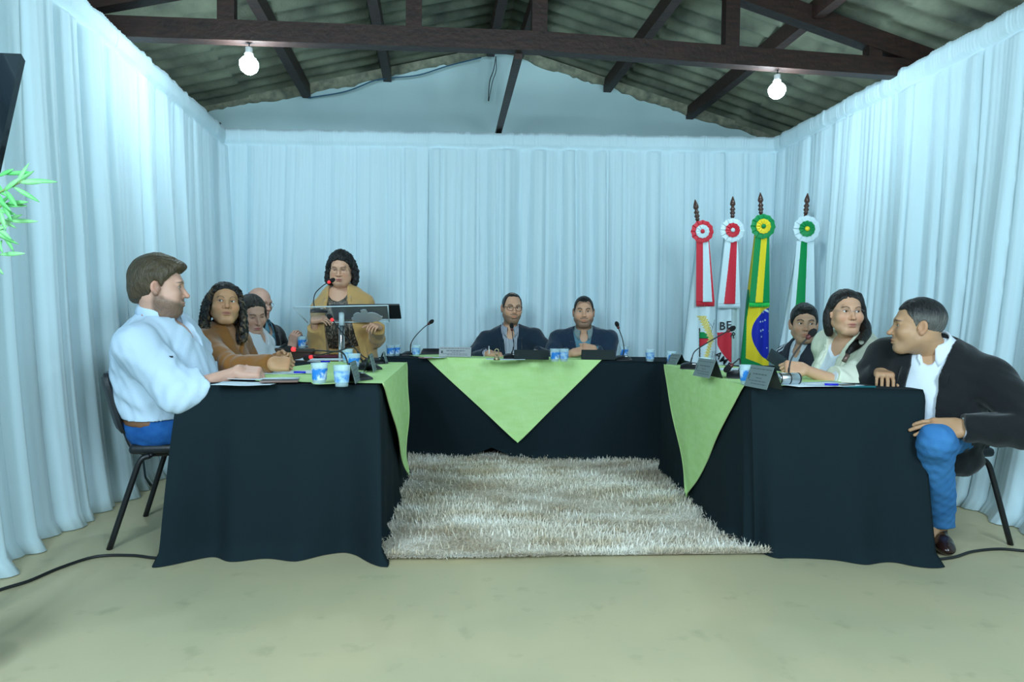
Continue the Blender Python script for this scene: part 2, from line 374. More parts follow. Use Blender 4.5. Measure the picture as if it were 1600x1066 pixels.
def cloth(c4, seed, label, flare, corner=0.12, hemf=None, lift=None, quiet=(), cv=None):
    cv = [Vector((*q, 0)) for q in (cv or [(0, 0)]*4)]
    c4 = [Vector((p[0], p[1], 0)) for p in c4]; cen = sum(c4, Vector())/4
    per = []; nrm = []; tag = []; step = 0.012; r = 0.015
    for k in range(4):
        a, b = c4[k], c4[(k+1) % 4]; d = (b-a); L = d.length; d = d/L; nn = Vector((d.y, -d.x, 0)); 
        if nn.dot(a-cen) < 0: nn = -nn
        m = int(L/step)
        for i in range(m):
            s = i/m*L; per.append(a+d*s); 
            # blend the normal near the corners for rounded drape
            pa = c4[(k-1) % 4]; pb = c4[(k+2) % 4]
            n0 = (a-pa); n0 = n0.normalized(); n1 = (b-pb).normalized()
            w = 0.10; e0 = max(0, 1-s/w); e1 = max(0, 1-(L-s)/w)
            v = nn+(-d)*0.9*e0**1.5+d*0.9*e1**1.5
            nrm.append(v.normalized()); tag.append((k, s, L, max(e0, e1)))
    n = len(per); rows = 30
    N1, N2 = noise1(seed, 0.30, 12), noise1(seed+1, 0.12, 12); tot = n*step
    P = []
    arr = np.arange(n)*step
    taper = np.clip(np.minimum(arr, tot-arr)/0.3, 0, 1)
    n1 = N1(arr)*taper; n2 = N2(arr)*taper
    for j in range(rows+1):
        t = j/rows; row = []
        for i in range(n):
            k, s, L, e = tag[i]
            off = 0.004+0.012*(1-(1-min(1, t*14))**2)
            f = flare[k]*(0.75+0.25*n1[i])
            # corner fold: cloth bunches into a cone hanging out of the corner
            cq = cv[k] if s < L/2 else cv[(k+1) % 4]
            cf = 0*math.exp(-(min(s, L-s)/0.07)**2)
            dip = -0.30*cq.length*math.exp(-((min(s, L-s)-0.14)/0.06)**2)
            fold = (0.050*n1[i]+0.020*n2[i])*(0.35 if k in quiet else 1)+(0.003 if k in quiet else 0.020)*math.sin(s*2*math.pi/0.33+seed+1.5*n1[i]+0.6*t)
            o = off+(f*t+cf*t+dip*t)+fold*(t**1.25)
            z = (ZT+0.003)*(1-t)+0.003
            if t > 0.93: o += 0.02*(t-0.93)/0.07*(1+n2[i])
            if lift:
                z = max(z, lift(k, s, L))
            row.append(per[i]+nrm[i]*o+cq*(math.exp(-(min(s, L-s)/0.075)**2)*t**0.8)+Vector((0, 0, z)))
        row.append(row[0]); P.append(row)
    m = MB().grid(P)
    top = [p+nrm[i]*0.004+Vector((0, 0, ZT+0.006)) for i, p in enumerate(per)]
    # top sheet joined to the first ring
    b = len(m.v); m.v += [tuple(p) for p in top]+[tuple(cen+Vector((0, 0, ZT+0.006)))]
    for i in range(n):
        j2 = (i+1) % n
        m.f.append((b+i, b+j2, (i+1) if i+1 <= n else 0, i)); m.mi.append(0); m.sm.append(True)
        m.f.append((b+j2, b+i, b+n)); m.mi.append(0); m.sm.append(False)
    o = m.build('tablecloth', M_navy, label=label, cat='tablecloth', group='black floor-length tablecloths')
    return o
def runner(edgeA, edgeB, tip, topoly, n_out, label, seed, tuck=0.022, flare=0.0):
    """green cloth: polygon on the table top and a triangle hanging over the edge A-B down to tip"""
    A, B, T = Vector(edgeA), Vector(edgeB), Vector(tip); no = Vector(n_out).normalized()
    m = MB(); n = 34; N1 = noise1(seed, 0.3, 4); N2 = noise1(seed+3, 0.12, 4)
    P = []
    for j in range(n+1):
        t = j/n; w = 1-t; row = []
        for i in range(n+1):
            s = i/n
            p = A*(1-s)*w+B*s*w+T*t if True else None
            o = tuck+0.004*(1-(1-min(1, t*12))**2)+flare*t+0.010*t*(float(N1(s*w*1.3+t))+0.5*float(N2(s*w*1.3+0.4*t+1)))
            curl = 0.012*math.sin(t*9+seed)*(abs(s-0.5)*2)**2*t
            row.append(Vector((p.x, p.y, 0))+no*(o+curl)+Vector((0, 0, p.z)))
        P.append(row)
    m.grid(P)
    # pale hem lines along the two free sides
    m.tube([r[0]+no*0.001 for r in P[:-1]], 0.0035, 5, 1, flat=0.6); m.tube([r[-1]+no*0.001 for r in P[:-1]], 0.0035, 5, 1, flat=0.6)
    tp = [Vector((p[0], p[1], ZT+0.0125)) for p in topoly]
    e0 = P[0][0].copy(); e1 = P[0][-1].copy()
    poly = [e0, e1]+tp; k = len(poly); c = sum(poly, Vector())/k; c.z = ZT+0.0125
    vs = poly+[c]; m.add(vs, [(i, (i+1) % k, k) for i in range(k)])
    return m.build('table_runner', [M_green, M_hem], label=label, cat='table overlay', group='lime green overlays on the tables')
# left table
LT = [(-1.395, 2.72), (-0.575, 2.72), (-0.715, 4.22), (-1.56, 4.22)]
RT = [(1.055, 2.80), (1.80, 2.80), (1.78, 4.35), (1.035, 4.35)]
BT = [(-1.00, 4.80), (1.30, 4.66), (1.34, 5.28), (-0.96, 5.42)]
table(LT, 1, 'banquet table under the black cloth on the left', 0)
table(RT, 2, 'banquet table under the black cloth on the right', 0)
table(BT, 3, 'banquet table under the black cloth at the back, facing the camera', 0)
cloth(LT, 4, 'black tablecloth reaching the floor on the left table beside the man in the pale shirt', (0.02, 0.0, 0.02, 0.0), 0, quiet=(1, 3), cv=((-0.035, -0.125), (0.04, -0.09), (0.02, 0.02), (-0.02, 0.02)))
cloth(RT, 5, 'black tablecloth reaching the floor on the right table beside the man in the black blazer', (0.025, -0.005, 0.02, 0.0), 0, quiet=(1, 3), cv=((0.07, 0.09), (-0.03, -0.02), (0.02, 0.02), (-0.01, 0.02)))
def lf(k, s, L): 
    if k != 0: return 0
    return max(0.0, 0.085-0.42*abs(s-0.86))
cloth(BT, 9, 'black tablecloth of the back table, lifted a little above the floor in the middle', (0.02, 0.02, 0.02, 0.02), 0, lift=lf, quiet=(0,), cv=((-0.02, -0.02), (0.02, -0.02), (0.02, 0.02), (-0.02, 0.02)))
def onedge(a, b, Y):
    k = (Y-a[1])/(b[1]-a[1]); return Vector((a[0]+(b[0]-a[0])*k, Y, ZT+0.0125))
z1 = ZT+0.0125
eA = onedge(LT[1], LT[2], 2.74); eB = onedge(LT[1], LT[2], 4.16)
tipx = onedge(LT[1], LT[2], 3.66); tipx.z = 0.125
runner(eA, eB, tipx, [(-1.18, 4.17), (-1.30, 3.45), (-1.28, 3.05), (-1.12, 2.80), (-0.85, 2.755)], (1, 0.1, 0), 'lime green overlay on the left table, its pointed end hanging to the rug', 4, 0.024, 0.05)
eA = onedge(RT[0], RT[3], 2.83); eB = onedge(RT[0], RT[3], 4.24)
tipx = onedge(RT[0], RT[3], 3.68); tipx.z = 0.03
runner(eB, eA, atz(1079, 777, 0.03)+Vector((0.08, 0, 0)), [(1.22, 2.835), (1.47, 2.85), (1.60, 3.1), (1.55, 3.9), (1.35, 4.28)], (-1, 0.0, 0), 'lime green overlay on the right table, hanging down in a long point', 5, 0.024, 0.06)
def bedge(X):
    k = (X-BT[0][0])/(BT[1][0]-BT[0][0]); return Vector((X, BT[0][1]+k*(BT[1][1]-BT[0][1]), ZT+0.0125))
eA = bedge(-0.635); eB = bedge(0.655); tp = bedge(0.055); tp.z = 0.135
runner(eA, eB, tp, [(0.86, 4.95), (0.60, 5.26), (-0.45, 5.32), (-0.84, 5.08)], (-0.06, -1, 0), 'lime green overlay hanging in a wide triangle from the back table', 6, 0.030, 0.045)
# ------------------------------------------------------------------ chairs
M_vinyl = mat('black_vinyl', (0.013, 0.016, 0.020), 0.42, bump=(90, 0.1))
def chair(loc, ang, label):
    t = empty('stacking_chair', loc, ang, label=label, cat='chair', group='black stacking chairs')
    m = MB().box((0.0, 0, 0.430), (0.42, 0.44, 0.045), bev=0.02); m.build('seat', M_vinyl, t)
    m = MB(); P = []; Q = []
    for j in range(13):
        z = 0.50+0.27*j/12; row = []; row2 = []
        for i in range(17):
            y = -0.205+0.41*i/16; ed = min(1, min(j, 12-j)/2.0, min(i, 16-i)/2.0); th = 0.008+0.016*math.sqrt(max(0, ed))
            x = -0.235-0.26*(z-0.5)-0.035*(1-(y/0.205)**2)
            yy = y*(1-0.10*(abs((j-6)/6))**6)
            row.append(Vector((x+th, yy, z))); row2.append(Vector((x-th, yy, z)))
        P.append(row); Q.append(row2)
    m.grid(P); m.grid(Q)
    ring = lambda G: [G[0][i] for i in range(17)]+[G[j][16] for j in range(1, 13)]+[G[12][16-i] for i in range(1, 17)]+[G[12-j][0] for j in range(1, 12)]
    a, b = ring(P), ring(Q); k = len(a); m.add(a+b, [(i, (i+1) % k, (i+1) % k+k, i+k) for i in range(k)], 0, True)
    m.build('backrest', M_vinyl, t)
    for s in (-1, 1):
        MB().tube(bez([(-0.275, s*0.245, 0.0), (-0.185, s*0.232, 0.30), (-0.155, s*0.225, 0.385), (-0.12, s*0.215, 0.402)], 5), 0.0125, 10).build('leg', M_black, t)
        MB().tube(bez([(0.29, s*0.245, 0.0), (0.20, s*0.232, 0.30), (0.165, s*0.225, 0.385), (0.12, s*0.215, 0.402)], 5), 0.0125, 10).build('leg', M_black, t)
        MB().tube(bez([(-0.02, s*0.16, 0.40), (-0.14, s*0.16, 0.40), (-0.205, s*0.16, 0.43), (-0.235, s*0.16, 0.50), (-0.280, s*0.16, 0.62)], 5), 0.011, 8).build('back_support', M_black, t)
    for x in (-0.12, 0.12): MB().tube([(x, -0.215, 0.402), (x, 0.215, 0.402)], 0.011, 8).build('seat_bar', M_black, t)
    return t
chair((-1.545, 3.08, 0), math.atan2(0.24, 1), 'black padded chair the man in the pale shirt sits on')
chair((2.03, 3.16, 0), math.radians(190), 'black padded chair the man in the black blazer sits on')
chair((-0.62, 5.50, 0), math.radians(-90), 'empty black chair behind the back table, its backrest showing over the steel nameplate')
# ------------------------------------------------------------------ implicit surfaces for bodies, hair and clothes
f4 = np.float32
class Field:
    def __init__(s, lo, hi, h):
        s.lo = np.array(lo, float); s.h = h; n = np.ceil((np.array(hi, float)-s.lo)/h).astype(int)+1
        s.d = np.full(n, 0.2, f4)
    def sub(s, lo, hi):
        i0 = np.clip(np.floor((np.array(lo)-s.lo)/s.h).astype(int), 0, np.array(s.d.shape)); i1 = np.clip(np.ceil((np.array(hi)-s.lo)/s.h).astype(int)+1, 0, np.array(s.d.shape))
        if np.any(i1 <= i0): return None
        sl = tuple(slice(a, b) for a, b in zip(i0, i1))
        ax = [(s.lo[k]+s.h*np.arange(i0[k], i1[k])).astype(f4) for k in range(3)]
        return sl, ax[0][:, None, None], ax[1][None, :, None], ax[2][None, None, :]
    def all(s): return s.sub(s.lo, s.lo+s.h*np.array(s.d.shape))
    def put(s, p, k=0.0, op='u', grow=0.0):
        fn, lo, hi = p; m = k+3*s.h+abs(grow)
        q = s.sub(np.array(lo)-m, np.array(hi)+m)
        if q is None: return
        sl, X, Y, Z = q; b = fn(X, Y, Z)-grow; a = s.d[sl]
        if op == 'u':
            r = np.minimum(a, b)
            if k > 0: h = np.maximum(k-np.abs(a-b), 0)/k; r = r-h*h*k*0.25
        else:
            b = -b; r = np.maximum(a, b)
            if k > 0: h = np.maximum(k-np.abs(a-b), 0)/k; r = r+h*h*k*0.25
        s.d[sl] = r
    def mesh(s):
        d = s.d; neg = d < 0; n = np.array(d.shape)
        c = np.zeros(n-1, np.uint8)
        for i in (0, 1):
            for j in (0, 1):
                for k in (0, 1): c += neg[i:n[0]-1+i, j:n[1]-1+j, k:n[2]-1+k]
        act = (c > 0) & (c < 8); idx = np.argwhere(act); N = len(idx)
        if N == 0: return np.zeros((0, 3)), np.zeros((0, 4), int)
        ids = np.full(n-1, -1, np.int64); ids[act] = np.arange(N)
        acc = np.zeros((N, 3)); cnt = np.zeros(N); E = [(0, 0, 0), (1, 0, 0), (0, 1, 0), (0, 0, 1), (1, 1, 0), (1, 0, 1), (0, 1, 1), (1, 1, 1)]
        for a in E:
            for ax in range(3):
                if a[ax] == 0:
                    b = list(a); b[ax] = 1
                    da = d[idx[:, 0]+a[0], idx[:, 1]+a[1], idx[:, 2]+a[2]]; db = d[idx[:, 0]+b[0], idx[:, 1]+b[1], idx[:, 2]+b[2]]
                    m = (da < 0) != (db < 0); t = np.where(m, da/(da-db+1e-12), 0)
                    p = np.array(a, float)[None, :].repeat(N, 0); p[:, ax] += t
                    acc += p*m[:, None]; cnt += m
        V = s.lo+s.h*(idx+acc/cnt[:, None]); F = []
        for ax in range(3):
            u, w = (ax+1) % 3, (ax+2) % 3
            sa = [slice(1, -1)]*3; sa[ax] = slice(0, -1); sb = list(sa); sb[ax] = slice(1, None)
            A = neg[tuple(sa)]; B = neg[tuple(sb)]; e = np.argwhere(A != B)
            if len(e) == 0: continue
            g = e.copy(); g[:, u] += 1; g[:, w] += 1
            inside = A[e[:, 0], e[:, 1], e[:, 2]]
            def cell(du, dw):
                q = g.copy(); q[:, u] += du; q[:, w] += dw; return ids[q[:, 0], q[:, 1], q[:, 2]]
            quad = np.stack([cell(-1, -1), cell(0, -1), cell(0, 0), cell(-1, 0)], 1)
            quad[~inside] = quad[~inside][:, ::-1]; F.append(quad)
        return V, np.concatenate(F)
def vec(a): return np.array(a, float)
def cone(a, b, ra, rb=None, flat=False):
    """tapered capsule"""
    a, b = vec(a), vec(b); rb = ra if rb is None else rb; ab = b-a; L2 = float(ab @ ab)+1e-12; L = math.sqrt(L2)
    def fn(X, Y, Z):
        px, py, pz = X-a[0], Y-a[1], Z-a[2]; t = (px*ab[0]+py*ab[1]+pz*ab[2])/L2; tc = np.clip(t, 0, 1)
        d = np.sqrt((px-ab[0]*tc)**2+(py-ab[1]*tc)**2+(pz-ab[2]*tc)**2)-(ra+(rb-ra)*tc)
        return np.maximum(d, (t-1)*L) if flat else d
    R = max(ra, rb); return fn, np.minimum(a, b)-R, np.maximum(a, b)+R
def ell(c, r, M=None):
    c, r = vec(c), vec(r); M = np.eye(3) if M is None else np.array(M)
    def fn(X, Y, Z):
        p = (X-c[0], Y-c[1], Z-c[2]); q = [p[0]*M[0, k]+p[1]*M[1, k]+p[2]*M[2, k] for k in range(3)]
        k0 = np.sqrt((q[0]/r[0])**2+(q[1]/r[1])**2+(q[2]/r[2])**2)+1e-6; k1 = np.sqrt((q[0]/r[0]**2)**2+(q[1]/r[1]**2)**2+(q[2]/r[2]**2)**2)+1e-6
        return k0*(k0-1)/k1
    e = np.abs(M) @ r; return fn, c-e, c+e
def rbox(c, hs, rad, M=None):
    c, hs = vec(c), vec(hs)-rad; M = np.eye(3) if M is None else np.array(M)
    def fn(X, Y, Z):
        p = (X-c[0], Y-c[1], Z-c[2]); q = [np.abs(p[0]*M[0, k]+p[1]*M[1, k]+p[2]*M[2, k])-hs[k] for k in range(3)]
        return np.sqrt(np.maximum(q[0], 0)**2+np.maximum(q[1], 0)**2+np.maximum(q[2], 0)**2)+np.minimum(np.maximum(q[0], np.maximum(q[1], q[2])), 0)-rad
    e = np.abs(M) @ (hs+rad); return fn, c-e, c+e
def wav(X, Y, Z, f, seed):
    r = random.Random(seed); o = 0
    for k in range(4):
        a = [r.uniform(-1, 1) for _ in range(3)]; b = [r.uniform(-1, 1) for _ in range(3)]; s = r.uniform(.7, 1.4)
        o = o+np.sin(f*s*(X*a[0]+Y*a[1]+Z*a[2])+2.2*np.sin(f*0.45*(X*b[0]+Y*b[1]+Z*b[2])+k)+k*1.7)
    return o/4
def join(parts):
    """parts: list of (V, F, C) -> one mesh with a Col attribute"""
    V, Fq, C, b = [], [], [], 0
    for v, f, c in parts:
        V.append(v); Fq.append(np.asarray(f)+b); C.append(c if np.ndim(c) == 2 else np.tile(c, (len(v), 1))); b += len(v)
    V = np.concatenate(V); C = np.concatenate(C); me = bpy.data.meshes.new('m')
    nf = sum(len(f) for f in Fq)
    loops = np.concatenate([f.reshape(-1) for f in Fq]); sizes = np.concatenate([np.full(len(f), f.shape[1]) for f in Fq])
    me.vertices.add(len(V)); me.vertices.foreach_set('co', V.astype(f4).ravel()); me.loops.add(len(loops)); me.loops.foreach_set('vertex_index', loops.astype(np.int32))
    me.polygons.add(nf); me.polygons.foreach_set('loop_start', np.concatenate([[0], np.cumsum(sizes)[:-1]]).astype(np.int32))
    me.update(calc_edges=True); me.validate()
    at_ = me.color_attributes.new('Col', 'FLOAT_COLOR', 'POINT'); at_.data.foreach_set('color', np.concatenate([C, np.ones((len(C), 1))], 1).astype(f4).ravel())
    me.shade_smooth(); return me
def sstep(a, b, x): t = np.clip((x-a)/(b-a), 0, 1); return t*t*(3-2*t)
def mixc(c, d, w): w = np.clip(w, 0, 1)[:, None]; return c*(1-w)+np.array(d)[None, :]*w
def nrm(v): v = vec(v); return v/np.linalg.norm(v)
def frame(fwd, up=(0, 0, 1), roll=0.0):
    """columns: right, forward, up"""
    y = nrm(fwd); x = nrm(np.cross(y, vec(up))); z = np.cross(x, y)
    if roll: x, z = x*math.cos(roll)+z*math.sin(roll), z*math.cos(roll)-x*math.sin(roll)
    return np.stack([x, y, z], 1)

# ---- head (local: x right, y forward, z up; metres; crown +0.12, chin -0.115)
EYE = (0.031, 0.0665, 0.008)
def head_field(o):
    fat, nose, fem = o.get('fat', 0.0), o.get('nose', 1.0), o.get('fem', 0)
    hx = 1+0.5*fat
    F = Field((-0.11, -0.13, -0.20), (0.11, 0.135, 0.135), 0.0026)
    F.put(ell((0, -0.014, 0.033), (0.074, 0.095, 0.088)))
    F.put(ell((0, 0.022, -0.036), (0.059*hx, 0.069, 0.082)), 0.03)
    F.put(cone((-0.018, 0.069, -0.093), (0.018, 0.069, -0.093), 0.0205), 0.022)
    jw = (0.047 if fem else 0.052)*hx
    for s in (-1, 1):
        F.put(cone((s*jw, 0.006, -0.055), (s*0.020, 0.060, -0.095), 0.021, 0.018), 0.03)
        F.put(ell((s*0.043*hx, 0.055, -0.024), (0.024, 0.026, 0.026)), 0.025)
        if fat > 0.15: F.put(ell((s*0.040*hx, 0.045, -0.066), (0.030, 0.032, 0.030)), 0.03)
    F.put(cone((-0.034, 0.076, 0.030), (0.034, 0.076, 0.030), 0.0085 if fem else 0.0105), 0.022)
    nk = vec(o.get('neck', (0, -0.045, -0.19))); nr = o.get('neckr', 0.056)
    F.put(cone((0, -0.018, -0.045), nk, nr*0.98, nr*1.05), 0.03)
    if fat > 0.15: F.put(ell((0, 0.028, -0.112), (0.048, 0.040, 0.022)), 0.03)
    for s in (-1, 1):
        e = (s*EYE[0], EYE[1], EYE[2])
        F.put(ell((s*0.032, 0.094, 0.009), (0.020, 0.0175, 0.0135)), 0.012, 's')
        F.put(ell(e, (0.0138,)*3), 0.006)
        op = o.get('eye', 0.0050)
        F.put(ell((s*EYE[0], 0.0795, EYE[2]-0.0005), (0.0120, 0.012, op)), 0.0015, 's')
    # nose
    nl = 0.020*nose
    F.put(cone((0, 0.079, 0.016), (0, 0.083+nl, -0.024), 0.0080, 0.0098), 0.014)
    F.put(ell((0, 0.086+nl, -0.0265), (0.0115, 0.0105, 0.0098)), 0.006)
    for s in (-1, 1):
        F.put(ell((s*0.0125*o.get('nosew', 1), 0.090, -0.0295), (0.0085, 0.011, 0.0080)), 0.006)
        F.put(ell((s*0.0065, 0.095, -0.0385), (0.0034, 0.0050, 0.0045)), 0.002, 's')
    # lips
    F.put(ell((0, 0.082, -0.060), (0.030, 0.014, 0.020)), 0.014)
    F.put(ell((0, 0.0935, -0.0575), (0.0215, 0.0070, 0.0048)), 0.006); F.put(ell((0, 0.0930, -0.0690), (0.0190, 0.0078, 0.0062)), 0.006)
    F.put(ell((0, 0.101, -0.0630), (0.0230, 0.0090, 0.0011)), 0.003, 's')
    F.put(ell((0, 0.094, -0.0815), (0.014, 0.0055, 0.0045)), 0.008, 's')
    # ears
    for s in (-1, 1):
        M = np.array([[1, 0, 0], [0, math.cos(.2), math.sin(.2)], [0, -math.sin(.2), math.cos(.2)]]).T
        a = 0.35*s; Rz = np.array([[math.cos(a), -math.sin(a), 0], [math.sin(a), math.cos(a), 0], [0, 0, 1]])
        es = o.get('ear', 1.0)
        F.put(ell((s*0.079, -0.010, -0.004), (0.0075, 0.0185*es, 0.031*es), Rz @ M), 0.006)
        F.put(ell((s*0.0865, -0.006, 0.000), (0.0060, 0.0105*es, 0.019*es), Rz @ M), 0.004, 's')
        F.put(ell((s*0.078, 0.006, -0.006), (0.0045, 0.004, 0.007)), 0.004); F.put(ell((s*0.081, -0.006, -0.028), (0.005, 0.008, 0.008)), 0.006)
    return F
def paint_face(V, o):
    x, y, z = V[:, 0], V[:, 1], V[:, 2]; ax = np.abs(x)
    C = np.tile(vec(o['skin']), (len(V), 1))
    n = wav(x, y, z, 120, 5)
    C = C*(1+0.05*n)[:, None]
    warm = vec(o['skin'])*np.array([1.08, 0.80, 0.74])
    front = sstep(0.05, 0.075, y)
    C = mixc(C, warm, 0.55*np.exp(-(((ax-0.042)/0.02)**2+((z+0.030)/0.02)**2))*front)
    C = mixc(C, warm, 0.5*np.exp(-((x/0.016)**2+((z+0.028)/0.014)**2))*front)
    C = mixc(C, warm*0.9, 0.5*sstep(0.074, 0.082, ax)*(np.abs(z) < 0.05))
    # eye sockets and lash line
    ex, ez = ax-EYE[0], z-EYE[2]
    C = mixc(C, vec(o['skin'])*np.array([.72, .62, .60]), 0.40*np.exp(-((ex/0.019)**2+((ez)/0.012)**2)**1.5)*front)
    op = o.get('eye', 0.0050)
    up = np.clip(ez/0.001, 0, 1)
    ring = np.exp(-((np.sqrt((ex/0.0128)**2+(ez/(op+0.0012))**2)-1.0)/0.20)**2)
    C = mixc(C, (0.03, 0.022, 0.02), (0.78*up+0.25)*ring*front*o.get('lash', 0.8))
    if op < 0.0016: C = mixc(C, (0.04, 0.03, 0.025), 0.8*np.exp(-((ez+0.003)/0.0014)**2)*(np.abs(ex) < 0.012)*front)
    # brows
    bz = 0.0285+o.get('browz', 0)-((ax-0.030)/0.055)**2*0.05+0.004*sstep(.015, .03, ax)
    bt = o.get('browt', 0.0036)
    C = mixc(C, o['hair'], 0.88*np.exp(-((z-bz)/bt)**4)*sstep(0.011, 0.017, ax)*(1-sstep(0.046, 0.054, ax))*front*o.get('browa', 1))
    # lips
    lm = np.exp(-(((x/0.0225)**2+((z+0.0625)/0.0105)**2)**2))*front
    C = mixc(C, o.get('lip', vec(o['skin'])*np.array([0.95, 0.58, 0.55])), 0.8*lm)
    C = mixc(C, vec(o['skin'])*0.30, 0.75*np.exp(-((z+0.0630)/0.0013)**2)*(ax < 0.022)*front)
    C = mixc(C, vec(o['skin'])*0.22, 0.8*np.exp(-(((ax-0.0065)/0.004)**2+((z+0.0385)/0.004)**2))*front)
    b = o.get('beard', 0)
    if b:
        bn = 0.9+0.16*wav(x, y, z, 900, 9)
        jaw = sstep(0.0, -0.03, z+0.045-1.05*np.clip(0.045-y, 0, .06)*0.9+0.0*ax)
        jaw = 1-sstep(-0.052, -0.030, z+0.30*np.clip(y-0.02, 0, 1)-0.55*np.clip(0.03-y, 0, .05))
        jaw *= sstep(-0.030, -0.008, y)*sstep(-0.150, -0.118, z)
        side = np.exp(-((y-0.004)/0.013)**2)*(z < 0.02)*(z > -0.08)*(ax > 0.05)
        mus = np.exp(-((z+0.047)/0.0065)**4)*(ax < 0.030)*front
        keep = 1-np.exp(-(((x/0.021)**2+((z+0.063)/0.0085)**2)**3))
        w = np.clip(np.maximum(np.maximum(jaw, side*0.8), mus*o.get('mus', 1)), 0, 1)*keep*np.clip(bn, 0, 1)*b
        C = mixc(C, vec(o.get('beardc', o['hair'])), w)
    # shaved scalp tone
    if o.get('scalp'):
        hz = np.interp(y, HX, o.get('hl', HL))
        C = mixc(C, vec(o['hair'])*1.3, o['scalp']*sstep(-0.006, 0.004, z-hz)*(ax > 0.02 if o.get('bald') else 1))
    return C
HL = [-.060, -.062, -.052, .018, .026, .050, .082, .095]
HX = [-.11, -.06, -.036, -.016, .03, .05, .075, .1]
def to_world(V, H, M, s=1.0): return (V*s) @ np.array(M).T+vec(H)

# ---- hand (local: y along the fingers, x towards the thumb, z back of the hand). side=+1 right, -1 left mirror
def hand_mesh(o, curl, spread=0.0, arm=0.10, thumb=(0.5, 0.3), wr=0.027, armr=0.036):
    F = Field((-0.075, -arm-0.01, -0.13), (0.11, 0.20, 0.06), 0.0026)
    F.put(cone((0, -arm, 0), (0, -0.005, 0), armr, wr*0.95)); F.put(cone((-0.008, -0.01, 0), (0.008, -0.01, 0), wr*0.75), 0.02)
    F.put(rbox((0, 0.045, 0), (0.041, 0.050, 0.0145), 0.013), 0.02)
    F.put(ell((0.026, 0.028, -0.010), (0.017, 0.032, 0.015)), 0.014)     # thenar
    F.put(ell((-0.026, 0.030, -0.008), (0.014, 0.032, 0.013)), 0.014)
    G = []
    for i, (x, L, r) in enumerate(((0.030, 0.076, 0.0088), (0.0105, 0.084, 0.0092), (-0.0095, 0.078, 0.0087), (-0.0285, 0.062, 0.0077))):
        c = curl[i] if isinstance(curl, (list, tuple)) and len(curl) == 4 else curl
        p = vec((x, 0.086-0.004*abs(i-1.2), 0.0)); a = 0; dx = (x/0.03)*(0.10+spread)
        seg = (0.45*L, 0.30*L, 0.25*L); ang = (c*0.95, c*1.15, c*0.75)
        F.put(ell(p+vec((0, -0.003, 0.004)), (0.0085, 0.011, 0.0085)), 0.006)
        for k in range(3):
            a += ang[k]; q = p+seg[k]*vec((math.sin(dx)*math.cos(a), math.cos(dx)*math.cos(a), -math.sin(a)))
            G.append((p, q, r*(1-0.09*k), r*(1-0.09*(k+1)))); p = q
            dx *= 0.5 if c > 0.5 else 1
    H = Field(F.lo, F.lo+F.h*(np.array(F.d.shape)-1), F.h)
    for g in G: H.put(cone(*g), 0.0012)
    t0, t1 = thumb
    p = vec((0.026, 0.018, -0.006)); d = vec((math.sin(0.25+t0), math.cos(0.25+t0), -0.25)); q = p+nrm(d)*0.044
    H.put(cone(p, q, 0.0135, 0.0108), 0.004); d2 = vec((math.sin(0.25+t0-t1), math.cos(0.25+t0-t1), -0.35-t1*0.6)); r_ = q+nrm(d2)*0.031; H.put(cone(q, r_, 0.0108, 0.0098), 0.004)
    d3 = vec((math.sin(0.25+t0-1.5*t1), math.cos(0.25+t0-1.5*t1), -0.4-t1)); H.put(cone(r_, r_+nrm(d3)*0.024, 0.0098, 0.0078), 0.003)
    a, b = F.d, H.d; k = 0.006; h = np.maximum(k-np.abs(a-b), 0)/k; F.d = np.minimum(a, b)-h*h*k*0.25
    V, Q = F.mesh()
    C = np.tile(vec(o['skin']), (len(V), 1))*(1+0.05*wav(V[:, 0], V[:, 1], V[:, 2], 160, 3))[:, None]
    kn = np.exp(-((V[:, 1]-0.086)/0.010)**2)*(V[:, 2] > 0.002); C = mixc(C, vec(o['skin'])*np.array([1.0, .78, .74]), 0.4*kn)
    return V, Q, C
def ik(S, T, l1, l2, pole):
    S, T, pole = vec(S), vec(T), vec(pole); d = T-S; L = np.linalg.norm(d); 
    if L > (l1+l2)*0.995: T = S+d/L*(l1+l2)*0.995; d = T-S; L = np.linalg.norm(d)
    a = (l1*l1-l2*l2+L*L)/(2*L); h = math.sqrt(max(1e-6, l1*l1-a*a)); u = d/L; p = pole-u*(pole@u); p = p/np.linalg.norm(p)
    return S+u*a+p*h, T
